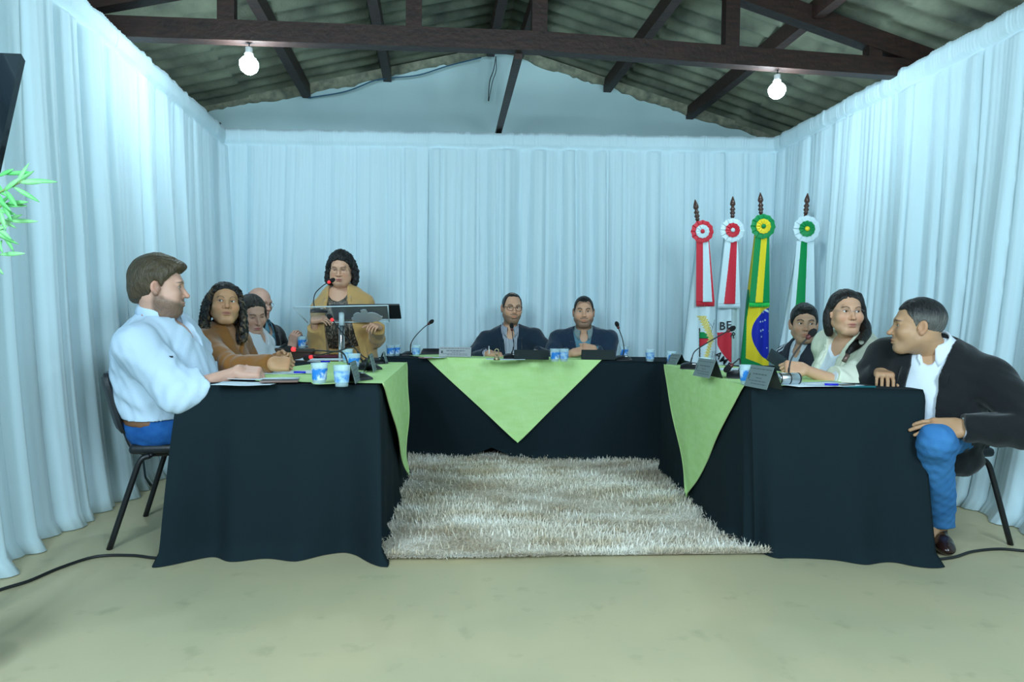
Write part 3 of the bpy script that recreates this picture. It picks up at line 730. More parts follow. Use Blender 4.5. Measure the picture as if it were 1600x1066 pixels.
# ------------------------------------------------------------------ people
M_skin = mat('skin', (.5, .3, .2), 0.48, attr=True, bump=(260, 0.06), spec=0.4)
M_hair = mat('hair', (.02, .015, .01), 0.42, attr=True, bump=(160, 0.9, (1, 0.25, 0.25)), spec=0.45)
M_eyew = mat('eye_white', (0.72, 0.72, 0.70), 0.15, coat=0.4)
M_iris = mat('eye_brown', (0.035, 0.016, 0.008), 0.15, coat=0.6)
M_shoe = mat('polished_leather', (0.025, 0.010, 0.008), 0.25, coat=0.3)
M_sole = mat('shoe_sole', (0.01, 0.01, 0.01), 0.7)
M_frame = mat('spectacle_metal', (0.03, 0.028, 0.03), 0.3, 0.6)
M_lens = mat('spectacle_lens', (0.9, 0.95, 0.95), 0.03, trans=1.0, ior=1.05, alpha=0.25)
def project(F, p, off, it=5):
    """walk a point onto the surface of field F at distance off"""
    p = vec(p); d = F.d; h = F.h
    def s(q):
        g = (q-F.lo)/h; i = np.clip(np.floor(g).astype(int), 0, np.array(d.shape)-2); t = np.clip(g-i, 0, 1)
        c = d[i[0]:i[0]+2, i[1]:i[1]+2, i[2]:i[2]+2]; c = c[0]*(1-t[0])+c[1]*t[0]; c = c[0]*(1-t[1])+c[1]*t[1]; return float(c[0]*(1-t[2])+c[1]*t[2])
    for _ in range(it):
        v = s(p); e = h; g = np.array([s(p+[e, 0, 0])-s(p-[e, 0, 0]), s(p+[0, e, 0])-s(p-[0, e, 0]), s(p+[0, 0, e])-s(p-[0, 0, e])]); n = np.linalg.norm(g)
        if n < 1e-6: break
        p = p-g/n*(v-off)*0.9
    return p
def tmesh(name, V, Q, mats, parent, C=None, org=None, **k):
    V = np.asarray(V)-(vec(org) if org is not None else 0)
    me = join([(V, Q, vec(C if C is not None else (1, 1, 1)))] ) if C is None or np.ndim(C) == 1 else join([(V, Q, C)])
    return link(name, me, mats, parent, **k)
def hair_mesh(o):
    st = o['style']; F = Field((-0.15, -0.19, -0.33 if st.get('long') else -0.15), (0.15, 0.14, 0.17), 0.003 if st.get('long') else 0.0026)
    t = st.get('t', 0.010)
    F.put(ell((0, -0.014, 0.033+st.get('up', 0)*0.5), (0.074+t*st.get('side', 1), 0.095+t, 0.088+t+st.get('up', 0)*0.5)))
    F.put(ell((0, 0.012, 0.01), (0.062+t*st.get('side', 1), 0.062+t*0.6, 0.085+t*.5)), 0.02)
    for b in st.get('bulk', []): F.put(ell(b[0], b[1]), 0.02)
    sl, X, Y, Z = F.all()
    hz = np.interp(Y, HX, st.get('hl', HL)).astype(f4)
    ax = np.abs(X)
    hz = hz+st.get('rec', 0.0)*np.exp(-((ax-0.042)/0.016)**2)*(Y > 0.03)
    hz = hz-0.028*np.exp(-((Y-0.012)/0.009)**2)*(ax > 0.055)*st.get('burn', 1)
    hz = hz+0.0025*wav(X, Y, Z, 300, 21)
    F.d = F.d+(min(t, .02)*0.75*np.exp(-np.maximum(Z-hz, 0)/st.get('fade', 0.014))).astype(f4)
    cut = (hz-Z)*0.8
    if st.get('bald'):     # ring of hair, crown free
        cut = np.maximum(cut, (Z-st['bald']-0.35*np.maximum(0, -Y))*0.8)
    F.d = np.maximum(F.d, cut.astype(f4))
    if st.get('part') is not None:
        F.d = F.d+0.006*np.exp(-((X-st['part'])/0.004)**2)*(Z > 0.08)
    for L in st.get('locks', []):
        pts = [vec(p) for p in bez(L[0], 5)]; n = len(pts)-1
        for i in range(n):
            ra = L[1]+(L[2]-L[1])*i/n; rb = L[1]+(L[2]-L[1])*(i+1)/n; F.put(cone(pts[i], pts[i+1], ra, rb), 0.012)
    if st.get('cutface'):
        for c in st['cutface']: F.put(ell(c[0], c[1]), 0.008, 's')
    sl, X, Y, Z = F.all(); cu = st.get('curl', 0)
    if cu:
        F.d = F.d+cu*(wav(X, Y, Z, 210, 4)*1.0+0.5*wav(X, Y, Z, 380, 8)).astype(f4)
    else:
        k = st.get('comb', (1, .22, .22)); F.d = F.d+(st.get('rough', 0.0016)*wav(X*k[0], Y*k[1], Z*k[2], 420, 6)+0.0012*wav(X, Y, Z, 120, 7)).astype(f4)
    V, Q = F.mesh(); c = vec(o['hair']); n = wav(V[:, 0], V[:, 1]*0.3, V[:, 2]*0.3, 300, 2)[:, None]
    C = c[None]*(1+0.28*n)
    if o.get('hair2') is not None: C = mixc(C, o['hair2'], np.clip(wav(V[:, 0]*2, V[:, 1], V[:, 2], 130, 12)*1.4-0.1, 0, .8)*sstep(0.02, -0.06, V[:, 2]))
    if o.get('grey'): C = mixc(C, (0.22, 0.21, 0.19), o['grey']*sstep(0.075, 0.03, V[:, 2])*(0.6+0.4*n[:, 0]))
    return V, Q, C
def curls(o, H, M, s):
    """corkscrew locks of hair as fine tubes"""
    m = MB(); r = random.Random(5)
    for L in o['style'].get('locks', []):
        for k in range(o['style'].get('ncurl', 7)):
            pts = bez(L[0], 7); n = len(pts); ph = r.uniform(0, 6.28); off = Vector((r.uniform(-1, 1), r.uniform(-1, 1), 0))*L[1]*1.0; out = []
            for i, p in enumerate(pts):
                a = ph+i*1.35; rad = 0.008
                out.append(M_v(M, H, (Vector(p)+off*(1-0.3*i/n)+Vector((math.cos(a)*rad, math.sin(a)*rad, 0)))*s))
            m.tube(bez(out, 2), 0.0035*s, 5)
    return m
def M_v(M, H, p): return Vector(tuple(vec(H)+np.array(M) @ np.array(p)))
def glasses(o, H, M, s, parent, org):
    g = o['glasses']; m = MB(); ln = MB(); w, h = g.get('w', 0.0245), g.get('h', 0.0185); r = g.get('r', 0.0011)*1.0
    def T(p): return M_v(M, H, Vector(p)*s)-Vector(tuple(org))
    yb = 0.0925
    for sx in (-1, 1):
        ring = []
        for k in range(33):
            a = 2*math.pi*k/32; q = abs(math.cos(a))**0.75*(1 if math.cos(a) > 0 else -1), abs(math.sin(a))**0.85*(1 if math.sin(a) > 0 else -1)
            x = sx*0.0325+q[0]*w; ring.append((x, yb-0.10*max(0, abs(x)-0.03)-3.5*max(0, abs(x)-0.03)**2, 0.003+q[1]*h))
        if g.get('rim', 1) == 1: m.tube([T(p) for p in ring], r*s, 6, caps=False)
        else: m.tube([T(p) for p in ring[2:15]], r*s, 6)
        ln.add([T(p) for p in ring[:-1]], [tuple(range(32))])
        x0 = sx*(0.0325+w); ye = ring[0 if sx > 0 else 16][1]
        m.tube([T(p) for p in ((x0, ye, 0.010), (sx*0.070, 0.066, 0.013), (sx*0.0800, 0.02, 0.013), (sx*0.082, -0.008, 0.012), (sx*0.080, -0.022, -0.005))], r*s*1.1, 6)
    m.tube([T(p) for p in bez([(-0.0095, yb, 0.006), (0, yb+0.004, 0.010), (0.0095, yb, 0.006)], 4)], r*s, 6)
    gl = m.build('spectacles', g.get('mat', M_frame), parent); ln.build('lens', M_lens, gl)
def eyes(o, H, M, s, parent, org, gaze=(0, 1, 0)):
    for sx in (-1, 1):
        c = M_v(M, H, Vector((sx*EYE[0], EYE[1], EYE[2]))*s); g = Vector(tuple(np.array(M) @ nrm(gaze)))
        q = g.to_track_quat('Z', 'Y').to_matrix(); m = MB(); R = 0.0127*s; prof = [(R*math.sin(a), R*math.cos(a)) for a in [0.001, 0.18, 0.2, 0.50, 0.52]+[0.7+0.35*i for i in range(7)]]
        n = 18; m.lathe(prof, c-Vector(tuple(org)), n, q)
        for i in range(len(m.mi)):
            row = i//n; m.mi[i] = 2 if row < 2 else (1 if row < 4 else 0)
        m.build('eye', [M_eyew, M_iris, M_black], parent)
class Person:
    def __init__(s, label, H, hf, N, Pv, fwd, o, hroll=0.0, hs=1.0, sw=0.19, cw=0.165, cd=0.115, bw=0.16, bd=0.12, hipw=0.17, fem=0, ua=0.29, fa=0.255, arms=None, ground=None, cat='person', shrug=(0, 0), knees=None, feet=None, neckr=0.056, armr=1.0, bo=1.0, legr=0.0):
        s.bo, s.legr = bo, legr
        s.H, s.N, s.Pv = vec(H), vec(N), vec(Pv); s.fwd0 = nrm((fwd[0], fwd[1], 0)); s.o = o
        s.U = nrm(s.N-s.Pv); s.R = nrm(np.cross(s.fwd0, s.U)); s.Fw = np.cross(s.U, s.R); s.M = np.stack([s.R, s.Fw, s.U], 1); s.T = np.linalg.norm(s.N-s.Pv)
        s.sw, s.cw, s.cd, s.bw, s.bd, s.hipw, s.fem = sw, cw, cd, bw, bd, hipw, fem; s.armr = armr
        s.HM = frame(hf, roll=hroll); s.hs = hs
        s.root = empty('person', (s.Pv[0], s.Pv[1], 0), label=label, cat=cat); s.org = vec((s.Pv[0], s.Pv[1], 0))
        s.S = {}; s.E = {}; s.W = {}; s.arms = arms or {}
        for k, sg in (('R', 1), ('L', -1)):
            s.S[k] = s.N-s.U*0.055+s.R*sg*sw+s.U*shrug[0 if k == 'R' else 1]
            a = s.arms.get(k)
            if a is None: a = s.arms[k] = dict(W=s.S[k]-s.U*0.30+s.fwd0*0.36, dir=s.fwd0, up=(0, 0, 1))
            s.E[k], s.W[k] = ik(s.S[k], a['W'], ua, fa, a.get('pole', s.R*sg*0.6-vec((0, 0, 1))-s.fwd0*0.3))
        s.knees, s.feet = knees, feet
        if s.knees is None:
            s.knees = {k: s.Pv+s.fwd0*0.43+s.R*sg*0.13+vec((0, 0, -0.02)) for k, sg in (('R', 1), ('L', -1))}
            s.feet = {k: vec((s.knees[k][0], s.knees[k][1], 0.08))-s.fwd0*0.02 for k in s.knees}
        s.neckr = neckr
        # neck bottom in head space
        nl = (s.HM.T @ (s.N+s.U*0.0-s.Fw*0.005-s.H))/hs; o['neck'] = nl; o['neckr'] = neckr
        hf_ = head_field(o); V, Q = hf_.mesh(); C = paint_face(V, o); s.head_local = hf_
        parts = [(to_world(V, s.H, s.HM, hs)-s.org, Q, C)]
        # trunk and limbs
        lo = np.min([s.Pv, s.N, s.S['R'], s.S['L'], s.E['R'], s.E['L'], s.W['R'], s.W['L']]+list(s.knees.values())+list(s.feet.values()), 0)-0.25
        hi = np.max([s.Pv, s.N+0.08, s.S['R'], s.S['L'], s.E['R'], s.E['L'], s.W['R'], s.W['L']]+list(s.knees.values())+list(s.feet.values()), 0)+0.25
        s.lo, s.hi = lo, hi
        B = Field(lo, hi, 0.010)
        for p, k in s.torso(-0.006): B.put(p, k)
        for p, k in s.legs(-0.004): B.put(p, k)
        for k in 'RL':
            ft = s.feet[k]; d = s.fdir(k); B.put(cone(ft, ft+d*0.12-vec((0, 0, .04)), 0.036, 0.026), 0.02)
            B.put(cone(s.S[k], s.E[k], 0.046, 0.038), 0.02); B.put(cone(s.E[k], s.W[k], 0.037, 0.026), 0.01)
        V, Q = B.mesh(); parts.append((V-s.org, Q, vec(o['skin'])))
        for k in 'RL':
            a = s.arms[k]; y = nrm(a.get('dir', s.W[k]-s.E[k])); z = vec(a.get('up', (0, 0, 1))); x = nrm(np.cross(y, z)); z = np.cross(x, y); M = np.stack([x, y, z], 1)
            V, Q, C = hand_mesh(o, a.get('curl', 0.5), a.get('spread', 0.0), a.get('bare', 0.07), a.get('thumb', (0.5, 0.3)), armr=a.get('armr', 0.032))
            # bend the forearm stub towards the elbow
            if k == 'R': V = V*np.array([-1, 1, 1]); Q = Q[:, ::-1]
            V = V*a.get('s', 1.0 if not fem else 0.92)
            el = M.T @ (s.E[k]-s.W[k]); el = el/np.linalg.norm(el); t = np.clip(-V[:, 1], 0, None); w = sstep(-0.012, 0.035, -V[:, 1])
            V2 = V.copy(); V2[:, 1] = np.where(V[:, 1] < 0, 0, V[:, 1]); st = np.stack([V[:, 0], 0*t, V[:, 2]], 1)+t[:, None]*el[None]
            V = V*(1-w)[:, None]+st*w[:, None]
            parts.append(((V @ M.T)+s.W[k]-s.org, Q, C))
        s.body = link('body', join(parts), M_skin, s.root)
        eyes(o, s.H, s.HM, hs, s.root, s.org, o.get('gaze', (0, 1, -0.03)))
        if o.get('style'):
            V, Q, C = hair_mesh(o); hp = [(to_world(V, s.H, s.HM, hs)-s.org, Q, C)]
            if o['style'].get('ncurl'):
                m = curls(o, s.H, s.HM, hs); Vc = np.array(m.v)-s.org; fq = [f for f in m.f if len(f) == 4]
                hc = vec(o['hair'])[None]*(1+0.0*Vc[:, :1]); 
                if o.get('hair2') is not None: hc = mixc(hc, o['hair2'], np.clip(wav(Vc[:, 0], Vc[:, 1], Vc[:, 2], 60, 3)+0.1, 0, .7))
                hp.append((Vc, np.array(fq), hc))
            link('hair', join(hp), M_hair, s.root)
        if o.get('glasses'): glasses(o, s.H, s.HM, hs, s.root, s.org)
    def fdir(s, k): return nrm(s.feetdir[k]) if hasattr(s, 'feetdir') else s.fwd0
    def torso(s, g):
        M, U, Fw, R, T, Pv, N = s.M, s.U, s.Fw, s.R, s.T, s.Pv, s.N
        L = [(ell(Pv+U*0.02, (s.hipw+g, 0.125+g, 0.13+g), M), 0), (ell(Pv+U*0.36*T+Fw*(s.bd-0.10)*s.bo, (s.bw+g, s.bd+g, 0.17+g), M), 0.10), (ell(Pv+U*0.70*T, (s.cw+g, s.cd+g, 0.19+g), M), 0.09)]
        for sg in (1, -1):
            S = s.S['R' if sg > 0 else 'L']
            L.append((cone(N-U*0.075+R*sg*0.03, S, 0.058+g, 0.052*s.armr+g), 0.06))
            L.append((cone(N+U*0.000+R*sg*0.015-Fw*0.012, N*0.45+S*0.55+U*0.008, 0.040+g, 0.035+g), 0.05))
            if s.fem: L.append((ell(Pv+U*(T*0.60)+Fw*(s.cd*0.75)+R*sg*0.072, (0.066+g, 0.062+g, 0.066+g), M), 0.05))
        return L
    def legs(s, g, shin=1.0):
        L = []
        for k, sg in (('R', 1), ('L', -1)):
            hip = s.Pv+s.R*sg*0.085; L.append((cone(hip, s.knees[k], 0.088+g, 0.060+g), 0.06)); L.append((cone(s.knees[k], s.feet[k], 0.060+g, 0.040+g+s.legr+0.012*(g > 0)), 0.03))
        return L
    def cloth(s, name, m, g=0.012, sleeve=1.0, neck=0.062, vdepth=0.04, vw=0.05, openw=None, oc=0.0, hem=0.0, amp=0.0035, f=48, h=0.0065, seed=1, sl=(0.062, 0.052, 0.042), extra=None, longhem=None, lapel=None, lapelmat=None, cfun=None, flare=0.03, **kw):
        zb = s.Pv-s.U*(0.10+(longhem or 0)); lo = np.min([s.N, s.S['R'], s.S['L'], s.E['R'], s.E['L'], s.W['R'], s.W['L'], zb-s.R*.1, zb+s.R*.1, s.Pv], 0)-0.16; hi = np.max([s.N, s.S['R'], s.S['L'], s.E['R'], s.E['L'], s.W['R'], s.W['L'], s.Pv-s.R*.1, s.Pv+s.R*.1], 0)+0.14
        lo[2] = max(lo[2], 0.05)
        F = Field(lo, hi, h)
        for p, k in s.torso(g): F.put(p, k)
        if longhem:
            F.put(cone(s.Pv, s.Pv-vec((0, 0, longhem)), s.hipw+g, s.hipw+g+flare), 0.08) if longhem > 0.2 else F.put(ell(s.Pv-s.U*longhem, (s.hipw+g+.01, 0.13+g, 0.12), s.M), 0.08)
        ar = s.armr
        for k in 'RL':
            S, E, W = s.S[k], s.E[k], s.W[k]; a = s.arms[k]; fr = a.get('sleeve', sleeve)
            d = (W-E)/np.linalg.norm(W-E)
            F.put(cone(S, E, (sl[0]+g*.4)*ar, (sl[1]+g*.4)*ar), 0.035)
            if fr > 0.02:
                C_ = E+(W-E)*fr; F.put(cone(E, C_, (sl[1]+g*.4)*ar, ((sl[1]*(1-fr)+sl[2]*fr)+g*.4)*(1 if fr > .8 else ar), flat=True), 0.012)
        sl_, X, Y, Z = F.all()
        N, U, R, Fw = s.N, s.U, s.R, s.Fw
        px, py, pz = X-N[0], Y-N[1], Z-N[2]
        u = px*R[0]+py*R[1]+pz*R[2]; v = px*U[0]+py*U[1]+pz*U[2]; w = px*Fw[0]+py*Fw[1]+pz*Fw[2]
        F.d = F.d+(amp*(wav(X, Y, Z*0.8, f, seed)+0.6*wav(X, Y, Z, f*1.9, seed+5))).astype(f4)
        # diagonal drag folds from the armpits
        F.d = F.d+(amp*0.55*np.sin(62*(v+0.7*np.abs(u))+5*wav(X, Y, Z, 16, seed+9))*sstep(0.04, 0.12, np.abs(u))*sstep(-0.03, -0.12, v)).astype(f4)
        # elbow folds
        for k in 'RL':
            E = s.E[k]; r2 = (X-E[0])**2+(Y-E[1])**2+(Z-E[2])**2; dd = (s.W[k]-s.S[k]); dd = dd/np.linalg.norm(dd)
            q = (X-E[0])*dd[0]+(Y-E[1])*dd[1]+(Z-E[2])*dd[2]
            F.d = F.d+(amp*0.8*np.exp(-r2/0.009)*np.sin(q*110+4*wav(X, Y, Z, 30, seed))).astype(f4)
        if extra: extra(F, X, Y, Z, u, v, w)
        # bottom hem
        if hem is not None: F.d = np.maximum(F.d, (-(v+s.T+hem+(longhem or 0))).astype(f4) if True else F.d)
        # neck opening
        n0 = N-U*0.10+Fw*0.004; n1 = s.H-(s.H-N)*0.15+s.HM[:, 2]*0
        F.put(cone(N+(s.H-N)*0.02-U*0.02, N+(s.H-N)*0.9, neck, neck), 0.004, 's')
        if vdepth > 0:
            c = np.interp(v, [-vdepth, -vdepth*.5, 0.02, .1], [0.0, vw*0.62, vw, vw]).astype(f4); F.d = np.maximum(F.d, np.where((w > 0), np.minimum(c-np.abs(u), v+vdepth), -1).astype(f4)*1.0)
        if openw:
            vv = [q[0] for q in openw]; aa = [q[1] for q in openw]; a = np.interp(v, vv, aa).astype(f4); F.d = np.maximum(F.d, np.where(w > -0.02, np.minimum(a-np.abs(u-oc), (w+0.02)), -1).astype(f4))
        V, Q = F.mesh(); C = vec((1, 1, 1))
        if cfun is not None:
            q = V-N; C = cfun(q@R, q@U, q@Fw, V)
        o = tmesh(name, V, Q, m, s.root, C, s.org, **kw); 
        if openw and lapel:
            top, bot, wd = lapel
            for sg in (-1, 1):
                P = []; n = 26
                for i in range(n+1):
                    t = i/n; v_ = top+(bot-top)*t; ai = float(np.interp(v_, vv, aa))
                    wi = wd*(0.62 if t < 0.28 else 1.08*(1-(t-0.28)/0.72)**0.7+0.02)
                    row = []
                    for j in range(5):
                        p = N+U*v_+R*(oc+sg*(ai-0.001+wi*j/4))+Fw*(0.16 if v_ < -0.03 else 0.10)
                        # ray-march back along -Fw to the cloth
                        for _ in range(60):
                            g_ = (p-F.lo)/F.h; ii = np.clip(np.round(g_).astype(int), 0, np.array(F.d.shape)-1); dv = float(F.d[tuple(ii)])
                            if dv < 0.003: break
                            p = p-Fw*max(0.002, dv*0.6)
                        q = N+(s.H-N)*0.0
                        p = p+Fw*(0.0035+0.004*math.sin(math.pi*j/4))
                        row.append(tuple(p-s.org))
                    P.append(row)
                MB().grid(P).build('lapel', lapelmat or m, o, solid=0.004)
        s.last = F
        return o
    def collar(s, m, parent, r=0.064, hgt=0.034, tip=0.045, spread=0.030, gap=0.25, dz=0.052, fr=0.0):
        ax = nrm(s.H-s.N); ax = nrm(ax*0.6+s.U*0.8); Fw = nrm(s.Fw-ax*(s.Fw@ax)); R = np.cross(Fw, ax); c = s.N+ax*(0.005+dz)+Fw*0.004
        P = []; n = 44
        for i in range(n+1):
            th = gap+(2*math.pi-2*gap)*i/n; f_ = math.cos(th); k = max(0, f_)**3
            drop = 0.020*(f_*0.5+0.5)+fr*k
            d_ = Fw*math.cos(th)+R*math.sin(th)*0.97
            row = []
            for (rr, zz) in ((r, 0.0-drop), (r-0.002, hgt*0.9-drop), (r+0.002, hgt-drop), (r+0.007, hgt*0.8-drop-0.004), (r+0.012+0.010*k, -0.002-drop-0.4*tip*k), (r+0.013+spread*k*0.5, -0.010-drop-tip*k)):
                q_ = c+d_*rr+ax*zz+Fw*(0.012*k if rr > r+0.01 else 0)
                if rr > r+0.01:
                    F = s.last; ii = np.clip(np.round((q_-F.lo)/F.h).astype(int), 0, np.array(F.d.shape)-1)
                    if F.d[tuple(ii)] < 0.004: q_ = project(F, q_, 0.005)
                row.append(tuple(q_-s.org))
            P.append(row)
        MB().grid(P).build('collar', m, parent, solid=0.0025)
    def trousers(s, m, g=0.012, shinfrac=0.93, h=0.008, amp=0.004, name='trousers', **kw):
        pts = [s.Pv+0.1, s.Pv-0.1]+list(s.knees.values())+list(s.feet.values()); lo = np.min(pts, 0)-0.16; hi = np.max(pts, 0)+0.16
        F = Field(lo, hi, h); F.put(ell(s.Pv+s.U*0.02, (s.hipw+g, 0.125+g, 0.13+g), s.M))
        for p, k in s.legs(g): F.put(p, k)
        sl_, X, Y, Z = F.all()
        F.d = F.d+(amp*(wav(X, Y, Z, 40, 3)+0.7*wav(X, Y, Z, 85, 8))).astype(f4)
        for k in 'RL':
            for c, q in ((s.knees[k], 0.02), (s.feet[k]+vec((0, 0, .06)), 0.012)):
                r2 = (X-c[0])**2+(Y-c[1])**2+(Z-c[2])**2; F.d = F.d+(amp*1.4*np.exp(-r2/q)*np.sin((Z-c[2])*95+5*wav(X, Y, Z, 28, 2))*0.35).astype(f4)
        lowz = min(f[2] for f in s.feet.values())-0.01
        F.d = np.maximum(F.d, (lowz-Z).astype(f4)+0*F.d)
        V, Q = F.mesh(); return tmesh(name, V, Q, m, s.root, None, s.org, **kw)
    def shoes(s, m):
        for k in 'RL':
            ft = s.feet[k]; d = s.fdir(k); g = vec((ft[0], ft[1], 0)); x = np.cross(d, (0, 0, 1))
            F = Field(g-0.26, g+0.28, 0.006)
            F.put(ell(g-d*0.03+vec((0, 0, .045)), (0.038, 0.045, 0.045), frame(d))); F.put(ell(g+d*0.09+vec((0, 0, .036)), (0.045, 0.10, 0.036), frame(d)), 0.03); F.put(ell(g+d*0.16+vec((0, 0, .028)), (0.038, 0.05, 0.026), frame(d)), 0.02)
            F.put(cone(g+vec((0, 0, .05)), ft+vec((0, 0, 0.01)), 0.042, 0.044), 0.02)
            sl_, X, Y, Z = F.all(); F.d = np.maximum(F.d, (0.004-Z)+0*F.d).astype(f4)
            F.d = F.d+(0.0015*np.sin(170*((X-g[0])*d[0]+(Y-g[1])*d[1])+0*Z)*np.exp(-(((X-g[0])*d[0]+(Y-g[1])*d[1]-0.07)/0.03)**2)*(Z > 0.03)).astype(f4)
            V, Q = F.mesh(); sh = tmesh('shoe', V, Q, m, s.root, None, s.org)
# ------------------------------------------------------------------ the ten people
SK_L = srgb(205, 160, 140); SK_M = srgb(202, 156, 128); SK_T = srgb(186, 144, 110); SK_D = srgb(188, 142, 106)
M_navyj = mat('navy_suit', (0.010, 0.022, 0.040), 0.85, sheen=0.25, bump=(180, 0.15), spec=0.2)
M_blkj = mat('black_suit', (0.010, 0.012, 0.014), 0.85, sheen=0.2, bump=(180, 0.15), spec=0.2)
M_pshirt = mat('pale_blue_shirt', srgb(192, 213, 232), 0.8, bump=(120, 0.12))
M_wshirt = mat('white_shirt', srgb(220, 228, 238), 0.8, bump=(120, 0.1))
M_bshirt = mat('steel_blue_shirt', srgb(86, 130, 148), 0.8, bump=(120, 0.1))
M_brown = mat('brown_knit', srgb(140, 92, 44), 0.9, sheen=0.3, bump=(200, 0.3), spec=0.2)
M_must = mat('mustard_knit', srgb(186, 148, 92), 0.9, sheen=0.3, bump=(200, 0.25), spec=0.2)
M_cream = mat('cream_blazer', srgb(226, 228, 208), 0.85, bump=(120, 0.15), spec=0.2)
M_jean = mat('blue_denim', srgb(28, 82, 150), 0.85, noise=(30, srgb(44, 104, 174), 0.3), bump=(300, 0.3), spec=0.2)
M_jeanl = mat('light_denim', srgb(52, 110, 168), 0.85, noise=(12, srgb(72, 132, 188), 0.3), bump=(300, 0.3), spec=0.2)
M_darkt = mat('dark_trousers', (0.015, 0.017, 0.022), 0.85)
M_belt = mat('brown_leather', srgb(120, 82, 56), 0.5)
BR = (0.035, 0.022, 0.012); BK = (0.008, 0.007, 0.007)
HLS = [-.055, -.055, -.045, .008, .022, .048, .080, .092]

# 1 man in pale shirt
def P1():
    H = at(250, 450, 2.93)
    o = dict(skin=SK_L, hair=(0.075, 0.056, 0.032), beard=0.82, beardc=(0.09, 0.060, 0.038), fat=0.20, nose=1.05, eye=0.0042, neckr=0.064, scalp=0, browt=0.0034,
             style=dict(t=0.018, up=0.012, hl=[-.088, -.088, -.078, .022, .036, .056, .070, .082], bulk=[((0, 0.060, 0.098), (0.054, 0.040, 0.026)), ((0.01, 0.078, 0.088), (0.036, 0.024, 0.020)), ((0, -0.085, -0.02), (0.058, 0.035, 0.06))], rough=0.003, rec=0.004))
    p = Person('heavy bearded man in a pale blue shirt and jeans writing at the left table', H, (1, 0.42, -0.06), at(246, 511, 2.96), (-1.645, 3.02, 0.535), (1, 0.12), o, hs=1.06, sw=0.205, cw=0.19, cd=0.170, bw=0.20, bd=0.205, bo=0.3, hipw=0.19, armr=1.22, neckr=0.062,
               arms=dict(R=dict(W=at(373, 580, 2.87), dir=(1, 0.28, -0.10), up=(0.05, -0.45, 1), curl=(1.0, 1.05, 1.1, 1.1), thumb=(0.25, 0.5), bare=0.16, armr=0.043, sleeve=0.42, pole=(-0.2, -0.8, -1)),
                         L=dict(W=(-1.33, 3.22, 0.79), dir=(0.95, -0.45, -0.1), up=(0.1, 0.3, 1), curl=0.9, thumb=(0.3, 0.4), bare=0.15, armr=0.040, sleeve=0.5, pole=(-0.1, 0.8, -1))),
               knees={'R': (-1.26, 2.95, 0.52), 'L': (-1.26, 3.25, 0.52)}, feet={'R': (-1.23, 2.98, 0.09), 'L': (-1.23, 3.27, 0.09)})
    sh = p.cloth('shirt', M_pshirt, g=0.022, neck=0.080, vdepth=0.09, vw=0.055, amp=0.0062, f=40, seed=2, sl=(0.072, 0.062, 0.054), hem=-0.055)
    p.collar(M_pshirt, sh, r=0.078, hgt=0.052, tip=0.055, gap=0.45)
    p.trousers(M_jean, g=0.02); p.shoes(M_shoe)
    B = Field(p.Pv-0.30, p.Pv+0.30, 0.008); B.put(ell(p.Pv+p.U*0.02, (p.hipw+0.030, 0.125+0.028, 0.13+0.02), p.M)); sl_, X, Y, Z = B.all()
    v = (X-p.Pv[0])*p.U[0]+(Y-p.Pv[1])*p.U[1]+(Z-p.Pv[2])*p.U[2]; B.d = np.maximum(B.d, (np.abs(v-0.045)-0.019).astype(f4)); V, Q = B.mesh(); tmesh('belt', V, Q, M_belt, p.root, None, p.org)
    F = p.last; c = at(281, 541, 2.7); q = project(F, c, 0.002, 12)-p.org
    MB().box(q, (0.016, 0.004, 0.007)).build('chest_logo', M_darkt, sh)
    return p
# 2 woman in brown
def P2():
    H = at(351, 476, 3.52); lk = []
    for sx in (-1, 1):
        lk += [([(sx*0.060, -0.02, 0.06), (sx*0.088, -0.01, 0.0), (sx*0.098, 0.0, -0.06), (sx*0.105, 0.01, -0.13), (sx*0.098, 0.03, -0.20)], 0.024, 0.017),
               ([(sx*0.055, -0.06, 0.04), (sx*0.085, -0.06, -0.04), (sx*0.095, -0.05, -0.12), (sx*0.085, -0.03, -0.20)], 0.030, 0.022),
               ([(sx*0.052, 0.045, 0.092), (sx*0.074, 0.030, 0.05), (sx*0.085, 0.018, -0.01), (sx*0.094, 0.022, -0.07), (sx*0.088, 0.05, -0.16)], 0.012, 0.013)]
    lk += [([(0, -0.09, 0.02), (0, -0.10, -0.08), (0, -0.085, -0.18)], 0.045, 0.035)]
    o = dict(skin=SK_D, hair=BK, hair2=(0.16, 0.11, 0.06), fem=1, fat=0.12, eye=0.0046, lip=srgb(150, 84, 80), neckr=0.050, nosew=1.25, browt=0.0022,
             style=dict(t=0.012, hl=[-.12, -.12, -.09, -.02, .03, .062, .088, .098], locks=lk, curl=0.0035, ncurl=11, long=1, burn=0), gaze=(0.3, 1, 0.05))
    p = Person('woman with long curly dark hair in a brown knit sweater, looking up with folded hands', H, (0.62, -1, 0.16), at(350, 520, 3.56), (-1.72, 3.58, 0.535), (1, -0.12), o, hs=0.97, sw=0.165, cw=0.150, cd=0.11, bw=0.155, bd=0.13, hipw=0.18, fem=1, neckr=0.048, hroll=0.05, armr=1.05,
               arms=dict(R=dict(W=atz(425, 568, 0.80), dir=(1, 0.10, -0.05), up=(0.1, -0.85, 0.5), curl=1.15, thumb=(0.2, 0.5), sleeve=0.97, pole=(-0.2, -0.7, -1)),
                         L=dict(W=(-1.35, 3.72, 0.80), dir=(1, -0.4, 0.0), up=(0.2, 0.85, 0.4), curl=1.1, thumb=(0.35, 0.5), sleeve=0.97)))
    sh = p.cloth('sweater', M_brown, g=0.014, neck=0.055, vdepth=0.085, vw=0.062, amp=0.0045, f=42, seed=4, sl=(0.058, 0.050, 0.038))
    p.trousers(M_darkt); p.shoes(M_shoe)
